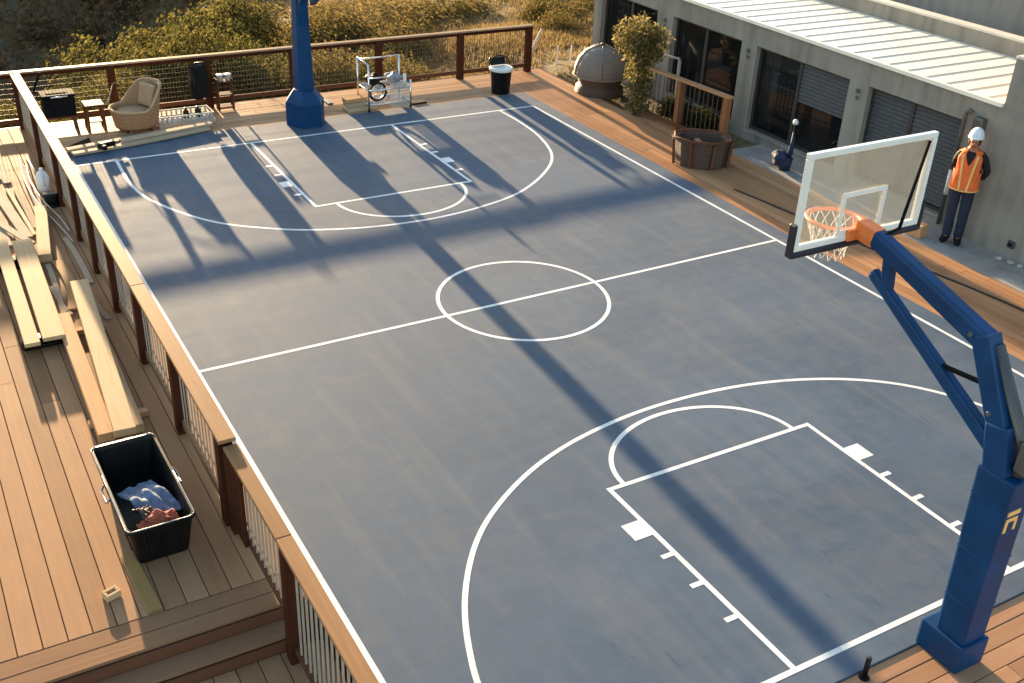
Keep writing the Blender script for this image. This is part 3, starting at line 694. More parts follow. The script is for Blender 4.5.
    for k in range(n):
        for sgn in (-1, 1):
            pts = []
            for j, (r_, z_) in enumerate(lv):
                a = 2*math.pi*(k+sgn*j*.5)/n
                pts.append((rc.x+r_*math.cos(a), rc.y+r_*math.sin(a), rc.z+z_))
            b.tube(pts, .0042, 5)
    b.build('net', M['net'], t)
    return t
hp = make_hoop('large blue basketball hoop with glass backboard at the right edge'); hp.location = (4.25, 0, 0)
hf = make_hoop('blue basketball hoop at the far end, cut off by the top edge', True); hf.location = (4.25, 14.20, 0); hf.rotation_euler = (0, 0, math.pi)

# peg near the base
t = thing('steel_peg', 'short black metal peg standing on the near deck beside the baseline', 'peg', (3.44, -.31, DZ))
MB().tube([(0, 0, 0), (0, 0, .22)], .022, 12).build('shaft', M['black'], t); MB().lathe([(.045, 0), (.045, .008), (.02, .012)], n=16).build('foot_plate', M['darkmetal'], t); MB().lathe([(.018, .221), (.018, .225), (.0, .228)], n=16).build('cap', M['steel'], t)

# ------------------------------------------------------------------ building on the right
WX = 11.55
t = thing('grey_building', 'low grey rendered building with dark windows and pale ribbed roof along the right side', 'building', (WX, 10, 0))
b = MB(); D = .22
wins = [(13.75, 15.75), (11.13, 13.22), (8.38, 10.71), (6.03, 7.95)]
zb, zt, ZR = .16, 1.71, 2.08
ys = [16.04]
for (a, c) in reversed(sorted(wins)): pass
edges = [5.44]+[v for a, c in sorted(wins) for v in (a, c)]+[16.04]
for k in range(0, len(edges), 2): b.ext(WX, WX+D, edges[k], edges[k+1], -.3, zt)
b.ext(WX, WX+D, 5.44, 16.04, zt, ZR)
for a, c in wins: b.ext(WX, WX+D, a, c, -.3, zb)
b.ext(WX+D, 14.2, 15.82, 16.04, -.3, ZR); b.ext(14.0, 14.2, 5.3, 15.82, -.3, ZR)
P(b, 'wall', M['concrete'], t)
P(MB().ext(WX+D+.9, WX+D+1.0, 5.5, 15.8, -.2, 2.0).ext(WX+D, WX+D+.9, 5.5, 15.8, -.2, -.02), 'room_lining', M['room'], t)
b = MB(); b.ext(WX-.05, 14.0, 5.442, 16.10, ZR+.002, ZR+.06)
rf = P(b, 'roof', M['roof'], t)
b = MB(); y = 5.75
while y < 16.1:
    b.ext(WX+.02, 13.99, y-.010, y+.010, ZR+.061, ZR+.070, bev=.002); y += .385
o = b.build('roof_seam', M['seam']); o.parent = rf; o.matrix_parent_inverse = (Matrix.Translation(t.location)).inverted() @ Matrix.Identity(4); o.matrix_parent_inverse = Matrix.Identity(4); o.location = (0, 0, 0)
b = MB(); b.ext(14.002, 14.2, 5.3, 16.04, ZR+.01, 2.40); pr_ = P(b, 'parapet', M['concrete'], t)
b = MB(); b.ext(13.985, 14.23, 5.3, 16.06, 2.402, 2.445, bev=.008); P(b, 'parapet_cap', M['parapet'], t)
def child(mbo, name, mat, par):       # grandchild in world coordinates
    o = mbo.build(name, mat); o.parent = par; o.matrix_parent_inverse = Matrix.Identity(4)
    return o
def wchild(mbo, name, mat, par):
    o = mbo.build(name, mat); o.parent = par; return o
for i, (a, c) in enumerate(sorted(wins, reverse=True)):
    ym = (a+c)/2+(.08 if i else 0); x0 = WX+.10; f = .055
    fr = MB()
    fr.ext(x0, x0+.07, a+.004, c-.004, zt-f, zt-.004); fr.ext(x0, x0+.07, a+.004, c-.004, zb+.004, zb+f)
    fr.ext(x0+.001, x0+.069, a+.004, a+f, zb+f, zt-f); fr.ext(x0+.001, x0+.069, c-f, c-.004, zb+f, zt-f); fr.ext(x0-.004, x0+.072, ym-.035, ym+.035, zb+f, zt-f)
    wo = P(fr, 'window', M['window_frame'], t)
    g = MB(); g.ext(x0+.03, x0+.038, ym+.035, c-f, zb+f, zt-f)
    if i in (0, 1): g.ext(x0+.03, x0+.038, a+f, ym-.035, zb+f, zt-f)
    elif i == 2: g.ext(x0+.03, x0+.038, a+f, ym-.035, zb+f, zt-f)
    if i < 3: wchild(g, 'pane', M['window_glass'], wo)
    if i == 0:
        cu = MB()
        for k in range(9): cu.tube([(x0+.2+.02*(k % 2), ym+.08+.085*k, .3), (x0+.2+.02*(k % 2), ym+.08+.085*k, 1.6)], .022, 6)
        for k in range(8): cu.ext(x0+.17, x0+.19, ym+.06, ym+.80, .35+.16*k, .40+.16*k)
        wchild(cu, 'lattice_screen', M['worn_white'], wo)
    if i == 1: wchild(MB().ext(x0+.4, x0+.8, ym+.15, ym+.7, .05, .62, bev=.02).ext(x0+.5, x0+.55, ym+.2, ym+.65, 1.0, 1.08), 'inside_cabinet', M['cushion'], wo)
    if i == 2:
        cu = MB()
        for k in range(7): cu.tube([(x0+.16+.02*(k % 2), c-f-.02-.05*k, .22), (x0+.16+.02*(k % 2), c-f-.02-.05*k, 1.64)], .03, 6)
        wchild(cu, 'curtain', M['worn_white'], wo)
    sh = MB(); z = zt-f-.03
    spans = {2: [(a+f, ym-.035, .95)], 3: [(a+f, ym-.035, zb+f+.03), (ym+.035, c-f, zb+f+.03)]}.get(i, [])
    for (u, v, zlow) in spans:
        z = zt-f-.028
        while z > zlow:
            sh.box((x0+.018, (u+v)/2, z), (.012, v-u-.01, .062), Matrix.Rotation(R(24), 4, 'Y')); z -= .068
    if spans: wchild(sh, 'shutter', M['shutter'], wo)
    wchild(MB().ext(WX-.03, x0-.002, a-.03, c+.03, zb-.045, zb+.002, bev=.006), 'sill', M['concrete'], wo)
for yv in (8.16, 10.92, 13.48):
    P(MB().box((WX-.018, yv, 1.58), (.034, .07, .07), bev=.01), 'wall_fixture', M['steel'], t); P(MB().box((WX-.018, yv-.01, 1.47), (.034, .05, .06), bev=.01), 'wall_fixture', M['steel'], t)
# taller block continuing to the right
t = thing('concrete_block', 'taller plain grey concrete block behind the worker at the right edge', 'building', (WX, 3, 0))
P(MB().ext(WX-.002, 14.3, -5, 5.438, -.3, 2.78), 'wall', M['concrete'], t)
P(MB().ext(WX-.004, 14.32, -5, 5.450, 2.782, 2.83, bev=.008), 'parapet_cap', M['parapet'], t)
t = thing('concrete_tower', 'large streaked grey concrete wall of the higher building behind the pale roof', 'building', (16, 5, 0))
P(MB().ext(15.4, 20, -8, 11.2, -.5, 6.5), 'wall', M['concrete_dark'], t)
b = MB()
for z in (.9, 3.1, 5.3): b.ext(15.38, 15.398, -7.9, 11.15, z, z+.03)
P(b, 'formwork_joint', M['concrete'], t)

# downpipe, meter box, socket
t = thing('downpipe', 'thin grey downpipe with hooked top on the wall left of the worker', 'pipe', (WX, 6.0, 0))
P(MB().tube([(WX-.045, 6.0, .05), (WX-.045, 6.0, 1.78), (WX-.05, 5.99, 1.86), (WX-.05, 5.94, 1.90), (WX-.04, 5.90, 1.87)], .032, 10), 'pipe', M['steel'], t)
P(MB().tube([(WX-.045, 6.0, .55), (WX-.045, 6.0, .95)], .036, 10), 'sleeve', M['white_pl'], t)
t = thing('meter_box', 'small grey box fixed to the wall above the worker\'s helmet', 'box', (WX, 5.72, 1.74))
MB().box((-.06, 0, 0), (.12, .17, .22), bev=.012).build('case', M['steel'], t); MB().box((-.124, 0, .0), (.008, .12, .15), bev=.003).build('door', M['shutter'], t)
t = thing('wall_socket', 'dark square outlet low on the wall right of the worker', 'outlet', (WX, 4.70, .22))
MB().box((-.025, 0, 0), (.05, .11, .11), bev=.01).build('case', M['shutter'], t); MB().box((-.053, 0, .0), (.006, .07, .06), bev=.002).build('flap', M['black'], t)
for k, (y, x) in enumerate(((4.72, 11.36), (4.55, 11.40), (4.40, 11.42))):
    b = MB(); bm = bmesh.new(); bmesh.ops.create_icosphere(bm, subdivisions=2, radius=.05)
    for v in bm.verts: v.co *= 1+.25*math.sin(v.co.x*60+k)*math.cos(v.co.y*50); v.co.z *= .55
    b._merge(bm); o = b.build('pale_stone', M['gravel_stone']); o.location = (x, y, .018); o.rotation_euler = (0, 0, k)
    tag(o, ('pale stone on the path below the wall socket, left one of three', 'pale stone on the path below the wall socket, middle one of three', 'pale stone on the path below the wall socket, right one of three')[k], 'stone', 'stones at the wall foot')
# cardboard box
t = thing('cardboard_box', 'small tan cardboard box on the path just right of the backboard', 'box', (10.92, 5.92, -.004), R(12))
b = MB(); b.box((0, 0, .10), (.22, .26, .20), bev=.008); b.build('carton', M['cardboard'], t); MB().box((0, 0, .2025), (.05, .25, .003)).build('tape', M['cushion'], t)
# hose
hp_pts = catmull([(9.55, 8.6), (9.75, 7.2), (9.86, 6.0), (10.02, 5.1), (10.18, 4.2), (10.28, 3.3), (10.32, 2.2)], 8)
o = MB().tube([(p[0], p[1], DZ+.016) for p in hp_pts], .014, 8).build('rubber_hose', M['rubberhose']); tag(o, 'thin black hose lying along the cedar deck in front of the worker', 'hose')

# blue upright cleaner / pole by the window
t = thing('mop_bucket', 'dark blue bucket with cloth and a white topped pole under the third window', 'bucket', (11.02, 9.0, -.004))
MB().lathe([(.10, 0), (.13, .24), (.12, .245), (.09, .02)], n=20).build('bucket', M['bluefab'], t)
MB().tube([(.05, .0, .05), (.10, .02, .55), (.12, .03, .80)], .016, 8).build('pole', M['darkmetal'], t); MB().lathe([(0, .78), (.045, .80), (.05, .84), (.03, .88), (0, .89)], (.12, .03, 0), n=14).build('knob', M['white_pl'], t)
b = MB(); bm = bmesh.new(); bmesh.ops.create_icosphere(bm, subdivisions=3, radius=.16)
for v in bm.verts: v.co *= 1+.16*math.sin(v.co.x*30)*math.cos(v.co.y*26+1)+.1*math.sin(v.co.z*34)
b._merge(bm); o = b.build('cloth', M['bluefab'], t); o.location = (-.06, .08, .20); o.scale = (.8, 1.0, .9)
b = MB(); b.tube([(.02, -.06, .28), (.08, -.02, .5), (.11, .02, .66)], .05, 8, r2=.02); b.build('sleeve', M['bluefab'], t)

# ------------------------------------------------------------------ worker
def skin_obj(name, V, E, Rr, mat, parent, sub=2, root=0, wrinkle=0):
    bm = bmesh.new(); lay = bm.verts.layers.skin.verify(); vs = [bm.verts.new(v) for v in V]; bm.verts.ensure_lookup_table()
    for a, b_ in E: bm.edges.new((vs[a], vs[b_]))
    for i, v in enumerate(vs):
        r_ = Rr[i]; v[lay].radius = (r_, r_) if not isinstance(r_, tuple) else r_; v[lay].use_root = (i == root)
    m = bpy.data.meshes.new(name); bm.to_mesh(m); bm.free(); m.materials.append(mat)
    o = bpy.data.objects.new(name, m); C.objects.link(o); o.parent = parent
    s = o.modifiers.new('skin', 'SKIN'); s.use_smooth_shade = True
    d = o.modifiers.new('sub', 'SUBSURF'); d.levels = sub+(1 if wrinkle else 0); d.render_levels = d.levels
    if wrinkle:
        tx = bpy.data.textures.new(name+'_folds', 'CLOUDS'); tx.noise_scale = .07; tx.noise_depth = 2
        dm = o.modifiers.new('folds', 'DISPLACE'); dm.texture = tx; dm.strength = wrinkle; dm.texture_coords = 'LOCAL'; dm.mid_level = .5
    return o
t = thing('person', 'worker in white helmet and orange safety vest standing against the grey wall', 'person', (11.20, 5.50, .0), R(-58))
V = [(0, 0, .95), (0, .01, 1.12), (0, .01, 1.30), (0, .02, 1.43), (0, .01, 1.50), (0, -.025, 1.575), (0, -.012, 1.68),
     (.17, .01, 1.385), (.265, .07, 1.15), (.20, .16, .99), (-.165, .02, 1.385), (-.215, .13, 1.14), (-.12, .19, .99),
     (.095, 0, .88), (.10, -.03, .49), (.10, .02, .10), (.115, -.10, .045), (-.095, 0, .88), (-.085, -.01, .49), (-.07, .03, .10), (-.095, -.09, .045), (0, -.118, 1.578)]
E_ = [(0, 1), (1, 2), (2, 3), (3, 4), (4, 5), (5, 6), (3, 7), (7, 8), (8, 9), (3, 10), (10, 11), (11, 12), (0, 13), (13, 14), (14, 15), (15, 16), (0, 17), (17, 18), (18, 19), (19, 20), (5, 21)]
Rr = [.125, .12, .135, .085, .052, .078, .072, .062, .045, .03, .062, .045, .03, .085, .06, .04, .035, .085, .06, .04, .035, .014]
skin_obj('body', V, E_, Rr, M['skin'], t)
Vt = [(0, 0, .96), (.09, 0, .86), (.10, -.03, .49), (.10, .02, .05), (-.09, 0, .86), (-.085, -.01, .49), (-.07, .03, .05), (0, 0, 1.04)]
skin_obj('jeans', Vt, [(0, 1), (1, 2), (2, 3), (0, 4), (4, 5), (5, 6), (0, 7)], [(.145, .12), .105, .080, .072, .105, .080, .072, (.14, .118)], M['jeans'], t, wrinkle=.022)
Vs = [(0, .01, 1.02), (0, .01, 1.2), (0, .01, 1.33), (0, .02, 1.44), (0, .015, 1.49), (.175, .01, 1.385), (.265, .07, 1.15), (.205, .15, 1.01), (-.165, .02, 1.385), (-.215, .13, 1.14), (-.13, .185, 1.01)]
skin_obj('shirt', Vs, [(0, 1), (1, 2), (2, 3), (3, 4), (3, 5), (5, 6), (6, 7), (3, 8), (8, 9), (9, 10)], [.135, .13, .145, .09, .066, .066, .054, .042, .066, .054, .042], M['shirt'], t, wrinkle=.018)
for s, (fx, fy, tx, ty) in ((1, (.10, .02, .13, -.14)), (-1, (-.07, .03, -.11, -.13))):
    skin_obj('boot', [(fx, fy, .25), (fx, fy+.005, .055), ((fx+tx)/2, (fy+ty)/2, .05), (tx, ty, .042)], [(0, 1), (1, 2), (2, 3)], [.066, .068, .058, .048], M['black_matt'], t)
# hands with five fingers
for (wx, wy, wz, dirv, sd_) in ((-.12, .19, .985, Vector((.6, .1, -.6)), 1), (.195, .165, .985, Vector((-.7, .1, -.55)), -1)):
    d = dirv.normalized(); sx = d.cross(Vector((0, 1, 0))).normalized(); nn = sx.cross(d)
    b = MB(); w0 = Vector((wx, wy, wz)); b.bar(w0, w0+d*.10, .045, .03, bev=.012, w2=.085, h2=.03)
    for k, (off, ln) in enumerate(((-.033, .062), (-.011, .075), (.011, .07), (.033, .055))):
        q = w0+d*.095+sx*off; b.tube([q, q+d*ln*.5+nn*.004, q+d*ln*.8+nn*.018, q+d*ln+nn*.03], .0095, 6, r2=.007)
    q = w0+d*.03+sx*sd_*.035; b.tube([q, q+d*.035+sx*sd_*.022, q+d*.065+sx*sd_*.02+nn*.012], .011, 6, r2=.008)
    b.build('hand', M['skin'], t)
# vest : elliptical loft, open V neck and arm holes
def vest():
    b = bmesh.new(); n = 112; rows = 56; grid = []
    prof = [(.86, .20, .162), (.98, .193, .155), (1.1, .190, .152), (1.25, .200, .16), (1.36, .205, .15), (1.425, .165, .12), (1.475, .10, .10)]
    def at(z):
        for (z0, a0, c0), (z1, a1, c1) in zip(prof, prof[1:]):
            if z <= z1: u = (z-z0)/(z1-z0); return a0+(a1-a0)*u, c0+(c1-c0)*u
        return prof[-1][1:]
    for j in range(rows+1):
        z = .86+(1.475-.86)*j/rows; ax, ay = at(z)
        grid.append([b.verts.new((ax*math.cos(2*math.pi*k/n)*(1+.015*math.sin(k*.9+j*.17)), .008+ay*math.sin(2*math.pi*k/n)*(1+.02*math.sin(k*.7-j*.2)), z)) for k in range(n)])
    for j in range(rows):
        for k in range(n):
            am = 2*math.pi*(k+.5)/n; z = .86+(1.475-.86)*(j+.5)/rows
            front = math.sin(am) < 0
            if front and z > 1.27 and abs(math.cos(am)) < (z-1.25)*2.2: continue
            if abs(math.cos(am)) > .80 and 1.16 < z < 1.43: continue
            f = b.faces.new((grid[j][k], grid[j][(k+1) % n], grid[j+1][(k+1) % n], grid[j+1][k])); f.smooth = True
    m = bpy.data.meshes.new('vest'); b.to_mesh(m); b.free(); m.materials.append(M['vest'])
    o = bpy.data.objects.new('vest', m); C.objects.link(o); o.parent = t
    s = o.modifiers.new('th', 'SOLIDIFY'); s.thickness = .008; s.offset = 1
    # tapes, on the vest surface
    tp = MB()
    for sx in (-1, 1):
        pts = []
        for j in range(12):
            z = .885+.048*j; ax, ay = at(z); xx = sx*(.055+.045*(z-.9)/.5); pts.append(Vector((xx, .008-ay*math.sqrt(max(0, 1-(xx/ax)**2))-.013, z)))
        for p, q in zip(pts, pts[1:]): tp.bar(p, q, .028, .006, up=(0, 1, 0))
    for z in (.875,):
        ax, ay = at(z)
        tp.tube([((ax+.012)*math.cos(a*math.pi/20), .008+(ay+.012)*math.sin(a*math.pi/20), z) for a in range(40)], .009, 6, True)
    tp.build('reflective_tape', M['reflect'], o)
vest()
# head gear and face
he = MB(); he.lathe([(.124, 1.665), (.124, 1.675), (.116, 1.71), (.098, 1.752), (.066, 1.785), (.03, 1.80), (0, 1.803)], (0, .0, 0), n=28, sx=.88, sy=1.05)
hel = he.build('helmet', M['helmet'], t)
MB().lathe([(.10, 1.660), (.135, 1.660), (.135, 1.668), (.10, 1.670)], (0, -.012, 0), n=28, sx=.86, sy=1.08).build('brim', M['helmet'], hel)
b = MB()
for dx, hgt in ((-.035, .03), (-.014, .022), (.008, .03), (.028, .026)): b.box((dx, -.121+abs(dx)*.25, 1.708), (.010, .004, hgt), Matrix.Rotation(R(-20), 4, 'X'))
b.box((-.003, -.119, 1.692), (.06, .004, .006), Matrix.Rotation(R(-20), 4, 'X'))
b.build('printed_mark', M['bluemark'], hel)
MB().lathe([(.083, 1.55), (.089, 1.60), (.086, 1.65)], (0, .022, 0), n=20, sx=.95, sy=1.0).build('hair', M['hair'], t)
for s in (-1, 1):
    MB().lathe([(0, -.009), (.009, -.004), (.010, .003), (0, .009)], (s*.030, -.098, 1.605), n=10).build('eye', M['eye'], t)
    MB().lathe([(0, -.028), (.014, -.012), (.016, .010), (0, .028)], (s*.083, -.01, 1.588), n=10, sx=.6).build('ear', M['skin'], t)
MB().box((0, -.100, 1.545), (.042, .008, .010), bev=.003).build('mouth', M['riser'], t)

# ------------------------------------------------------------------ dome, planter, bin
t = thing('domed_fire_pit', 'large round fire pit under a brown woven dome cover beside the tall shrub', 'fire pit', (10.62, 14.28, -.05))
MB().lathe([(.50, 0), (.52, .05), (.50, .16), (.44, .20), (.46, .30), (.50, .36), (.47, .37)], n=36).build('base', M['wicker_dark'], t)
d = MB().lathe([(.53, .37), (.56, .42), (.55, .58), (.48, .76), (.34, .91), (.15, .99), (0, 1.01)], n=36).build('dome_cover', M['brown_cover'], t)
b = MB()
for k in range(5):
    a = k*math.pi/5*2+.4; b.tube([(r_*math.cos(a), r_*math.sin(a), z_) for r_, z_ in ((.57, .42), (.56, .58), (.49, .765), (.35, .915), (.15, 1.0), (0, 1.02))], .012, 6)
b.build('rib', M['rib'], d); MB().tube([(.575*math.cos(k*math.pi/20), .575*math.sin(k*math.pi/20), .41) for k in range(40)], .014, 6, True).build('rim_band', M['rib'], d)
MB().lathe([(.03, 1.0), (.03, 1.02), (.05, 1.03), (.045, 1.05), (0, 1.055)], n=14).build('knob', M['wicker_dark'], t)
o = tag(MB().bar((10.98, 13.62, 1.02), (11.45, 12.75, .98), .05, .04, bev=.006).bar((10.98, 13.62, 1.0), (10.98, 13.62, -.2), .05, .05, bev=.006).bar((11.45, 12.75, .96), (11.45, 12.75, -.2), .05, .05, bev=.006).build('garden_rail', M['cable']), 'pale low garden rail between the dome and the shrub', 'rail')
t = thing('wicker_planter', 'dark brown angular wicker tub on the cedar deck before the short rail', 'planter', (9.84, 9.88, DZ), R(-38))
n = 8
def octo(r_, z_, sx=1, sy=1): return [(r_*sx*math.cos(2*math.pi*(k+.5)/n), r_*sy*math.sin(2*math.pi*(k+.5)/n), z_) for k in range(n)]
b = MB(); b.lathe([(.43, 0), (.44, .03), (.475, .42), (.49, .44), (.49, .48), (.40, .48), (.39, .42), (.36, .18)], n=8, sx=1.12, sy=.84, smooth=False); b.build('tub', M['wicker_dark'], t)
b = MB(); b.tube([(x, y, .485) for x, y, z in octo(.47, 0, 1.12, .84)], .026, 8, True); b.build('rim', M['riser'], t)
for k in range(n):
    a = octo(.452, 0, 1.12, .84)[k]; c = octo(.492, 0, 1.12, .84)[k]; MB().bar((a[0], a[1], .01), (c[0], c[1], .46), .05, .05, bev=.008).build('corner_post', M['riser'], t)
b = MB()
for k in range(9):
    a = rnd.uniform(0, 6.28); r_ = rnd.uniform(0, .20); b.box((r_*math.cos(a), r_*math.sin(a)*.8, .26+rnd.uniform(0, .1)), (.10, .28, .05), Matrix.Rotation(rnd.uniform(0, 3), 4, 'Z') @ Matrix.Rotation(rnd.uniform(-.3, .3), 4, 'X'), bev=.008)
b.build('firewood', M['timber_o'], t)
t = thing('waste_bin', 'black round waste bin with white rim at the far right corner of the court', 'bin', (8.62, 14.98, DZ))
MB().lathe([(.185, 0), (.19, .02), (.225, .50), (.235, .51), (.235, .53), (.215, .53), (.20, .45), (.17, .05)], n=28).build('body', M['black'], t)
MB().lathe([(.228, .47), (.246, .475), (.246, .535), (.225, .54)], n=28).build('rim', M['white_pl'], t)
MB().tube([(.24*math.cos(a*math.pi/10), .06+.05*math.sin(a*math.pi/10), .55+.20*math.sin(a*math.pi/10)) for a in range(11)], .012, 6).build('handle', M['darkmetal'], t)
MB().box((0, .17, .62), (.36, .05, .16), Matrix.Rotation(R(-25), 4, 'X'), bev=.02).build('lid', M['black'], t)

# low stakes and board past the railing end
for k, (x, y) in enumerate(((11.2, 16.9), (11.45, 16.75), (11.72, 16.65))):
    z = ground_z(x, y)
    o = MB().bar((0, 0, -.15), (.03*k, 0, .42-.04*k), .03, .03, bev=.004).build('stake', M['white_pl']); o.location = (x, y, z)
    tag(o, ('thin pale stake left of the other two by the far building corner', 'thin pale stake in the middle of three by the far building corner', 'thin pale stake nearest the grey building corner')[k], 'stake', 'stakes beside the dome')
o = MB().bar((10.75, 17.5, -.2), (11.15, 17.55, .52), .05, .05, bev=.006).build('leaning_board', M['cable']); tag(o, 'pale board leaning in the grass beyond the railing end', 'board')

# ------------------------------------------------------------------ far left corner furniture
t = thing('barbecue_grill', 'black barbecue grill on legs in the far left corner by the railing', 'grill', (.13, 15.72, DZ))
MB().box((0, 0, .50), (.52, .36, .34), bev=.02).build('firebox', M['darkmetal'], t)
b = MB(); b.box((0, 0, .70), (.56, .40, .05), bev=.012); lid = b.build('lid', M['darkmetal'], t); MB().box((-.02, -.01, .729), (.34, .12, .008), bev=.002).build('lid_tray', M['darkmetal'], lid); MB().tube([(-.14, -.23, .70), (.14, -.23, .70)], .014, 8).build('handle', M['chrome'], lid)
for sx in (-1, 1):
    for sy in (-1, 1): MB().bar((sx*.22, sy*.14, .34), (sx*.25, sy*.16, 0), .035, .035, bev=.004).build('leg', M['riser'], t)
MB().bar((-.36, .12, .72), (-.2, .16, 1.05), .03, .03).build('chimney', M['darkmetal'], t)
t = thing('side_table', 'small brown wooden side table between the grill and the wicker armchair', 'table', (.70, 15.72, DZ))
MB().box((0, 0, .46), (.34, .36, .035), bev=.008).build('tabletop', M['riser'], t)
for sx in (-1, 1):
    for sy in (-1, 1): MB().bar((sx*.13, sy*.14, .443), (sx*.14, sy*.15, 0), .04, .04, bev=.004).build('leg', M['riser'], t)
MB().box((0, 0, .16), (.24, .28, .02), bev=.004).build('shelf', M['riser'], t)
t = thing('wicker_armchair', 'rounded tan wicker armchair with tall back and cushion by the far railing', 'armchair', (1.36, 15.45, DZ), 0)
def tubchair():
    b = bmesh.new(); n = 48; rows = 10
    def top(a):   # back on the +x+y side
        k = (1+math.cos(a-R(20)))/2
        return .40+.40*sm(.45, .95, k)
    g = []
    for j in range(rows+1):
        ring = []
        for k in range(n):
            a = 2*math.pi*k/n; z = .07+(top(a)-.07)*j/rows; r_ = .33+.13*(z/.8)**.7
            ring.append(b.verts.new((r_*1.05*math.cos(a), r_*.95*math.sin(a), z)))
        g.append(ring)
    for j in range(rows):
        for k in range(n):
            f = b.faces.new((g[j][k], g[j][(k+1) % n], g[j+1][(k+1) % n], g[j+1][k])); f.smooth = True
    m = bpy.data.meshes.new('shell'); b.to_mesh(m); b.free(); m.materials.append(M['wicker'])
    o = bpy.data.objects.new('shell', m); C.objects.link(o); o.parent = t
    s = o.modifiers.new('th', 'SOLIDIFY'); s.thickness = .035
    pts = [((.33+.13*(top(2*math.pi*k/n)/.8)**.7)*1.05*math.cos(2*math.pi*k/n), (.33+.13*(top(2*math.pi*k/n)/.8)**.7)*.95*math.sin(2*math.pi*k/n), top(2*math.pi*k/n)) for k in range(n)]
    MB().tube(pts, .024, 8, True).build('rim', M['cushion'], t)
tubchair()
MB().lathe([(.30, .20), (.36, .24), (.36, .31), (.30, .35), (0, .36)], n=28).build('seat_cushion', M['cushion'], t)
b = MB(); b.box((.27, .12, .56), (.12, .42, .40), Matrix.Rotation(R(22), 4, 'Z') @ Matrix.Rotation(R(12), 4, 'Y'), bev=.05, seg=3); b.build('back_cushion', M['cushion'], t)
for a in (45, 135, 225, 315): MB().tube([(.27*math.cos(R(a)), .25*math.sin(R(a)), .10), (.30*math.cos(R(a)), .28*math.sin(R(a)), 0)], .025, 8).build('leg', M['riser'], t)
MB().tube([(-.62, .30, .42), (-.40, .20, .48), (-.25, .40, .74), (.0, .46, .80), (.30, .40, .82)], .012, 8).build('arm_hoop', M['wicker'], t)

t = thing('slatted_crate', 'low white slatted crate against the railing right of the wicker armchair', 'crate', (2.26, 15.65, DZ))
b = MB()
for k in range(11): b.box((-.45+.09*k, -.20, .08), (.03, .02, .14)); b.box((-.45+.09*k, .20, .08), (.03, .02, .14))
for z in (.03, .14): 
    b.box((0, -.222, z), (.96, .02, .03)); b.box((0, .222, z), (.96, .02, .03)); b.box((-.49, 0, z), (.02, .46, .03)); b.box((.49, 0, z), (.02, .46, .03))
b.build('slats', M['worn_white'], t); MB().box((0, 0, .02), (.94, .40, .02)).build('bottom', M['worn_white'], t)
t = thing('dark_backpack', 'dark bag hung upright against the far railing post, above the white crate', 'bag', (2.66, 15.92, .28))
bm = bmesh.new(); bmesh.ops.create_cube(bm, size=1); bmesh.ops.subdivide_edges(bm, edges=bm.edges, cuts=5, use_grid_fill=True)
for v in bm.verts:
    p = v.co; r_ = 1-.25*max(abs(p.x), abs(p.y))*2*.3; v.co = Vector((p.x*.34*(1-.35*max(0, p.z)), p.y*.24, p.z*.62))+Vector((math.sin(p.z*9)*.015, math.cos(p.x*11+p.z*5)*.015, math.sin(p.x*8)*.02)); v.co.z += .31
b = MB(); b._merge(bm); o = b.build('bag_body', M['black_matt'], t); s = o.modifiers.new('s', 'SUBSURF'); s.levels = 1; s.render_levels = 1
b = MB(); b.tube([(-.1, -.10, .62), (-.08, -.16, .7), (.08, -.16, .7), (.1, -.10, .62)], .014, 6); b.tube([(-.11, -.13, .55), (-.13, -.19, .3), (-.11, -.14, .08)], .018, 6); b.build('strap', M['black'], t)
for k, (dx, lab) in enumerate(((-.05, 'small black bottle standing in the white slatted crate, left one'), (.17, 'small black bottle standing in the white slatted crate, right one'))):
    o = MB().lathe([(.05, 0), (.055, .02), (.055, .12), (.025, .15), (.025, .19), (0, .19)], n=14).build('bottle', M['black']); o.location = (2.35+dx, 15.65, DZ+.03); tag(o, lab, 'bottle', 'bottles on the slatted crate')
    # resting on the crate lid slats
t = thing('shelf_stand', 'small brown shelf stand with pale tubs just right of the bag and post', 'shelf', (3.14, 15.98, DZ))
for z in (.05, .30, .55): MB().box((0, 0, z), (.30, .22, .022), bev=.003).build('shelf', M['riser'], t)
for sx in (-1, 1): MB().box((sx*.14, 0, .30), (.02, .22, .6), bev=.003).build('side_panel', M['riser'], t)
for k in range(2):
    o = MB().lathe([(.055, 0), (.065, .10), (.068, .10), (.068, .12), (0, .12)], n=16).build('tub', M['white_pl']); o.location = (3.07+.15*k, 15.95, DZ+.562+(0 if k else 0)); tag(o, ('white lidded tub on top of the small shelf stand, left one', 'white lidded tub on top of the small shelf stand, right one')[k], 'tub', 'tubs on the shelf stand')

def plank(name, p, q, w_, h_, mat, label, cat='plank', group=None, roll=0, bev=.006, bow=0):
    """timber from p to q (bottom centre line)"""
    p, q = Vector(p), Vector(q); d = q-p; L = d.length; yaw = math.atan2(-d.x, d.y); pitch = math.asin(d.z/L)
    b = bmesh.new(); bmesh.ops.create_cube(b, size=1); bmesh.ops.scale(b, vec=(w_, L, h_), verts=b.verts)
    if bow:
        bmesh.ops.subdivide_edges(b, edges=[e for e in b.edges if abs(e.verts[0].co.y-e.verts[1].co.y) > L*.9], cuts=8)
        for v in b.verts: v.co.x += bow*(1-(2*v.co.y/L)**2)
    bmesh.ops.bevel(b, geom=list(b.edges), offset=bev, segments=1, affect='EDGES')
    bmesh.ops.translate(b, vec=(0, 0, h_/2), verts=b.verts)
    mm = MB(); mm._merge(b); o = mm.build(name, mat); o.location = (p+q)/2; o.rotation_euler = (pitch, roll, yaw)
    return tag(o, label, cat, group)
D0 = DZ+.003
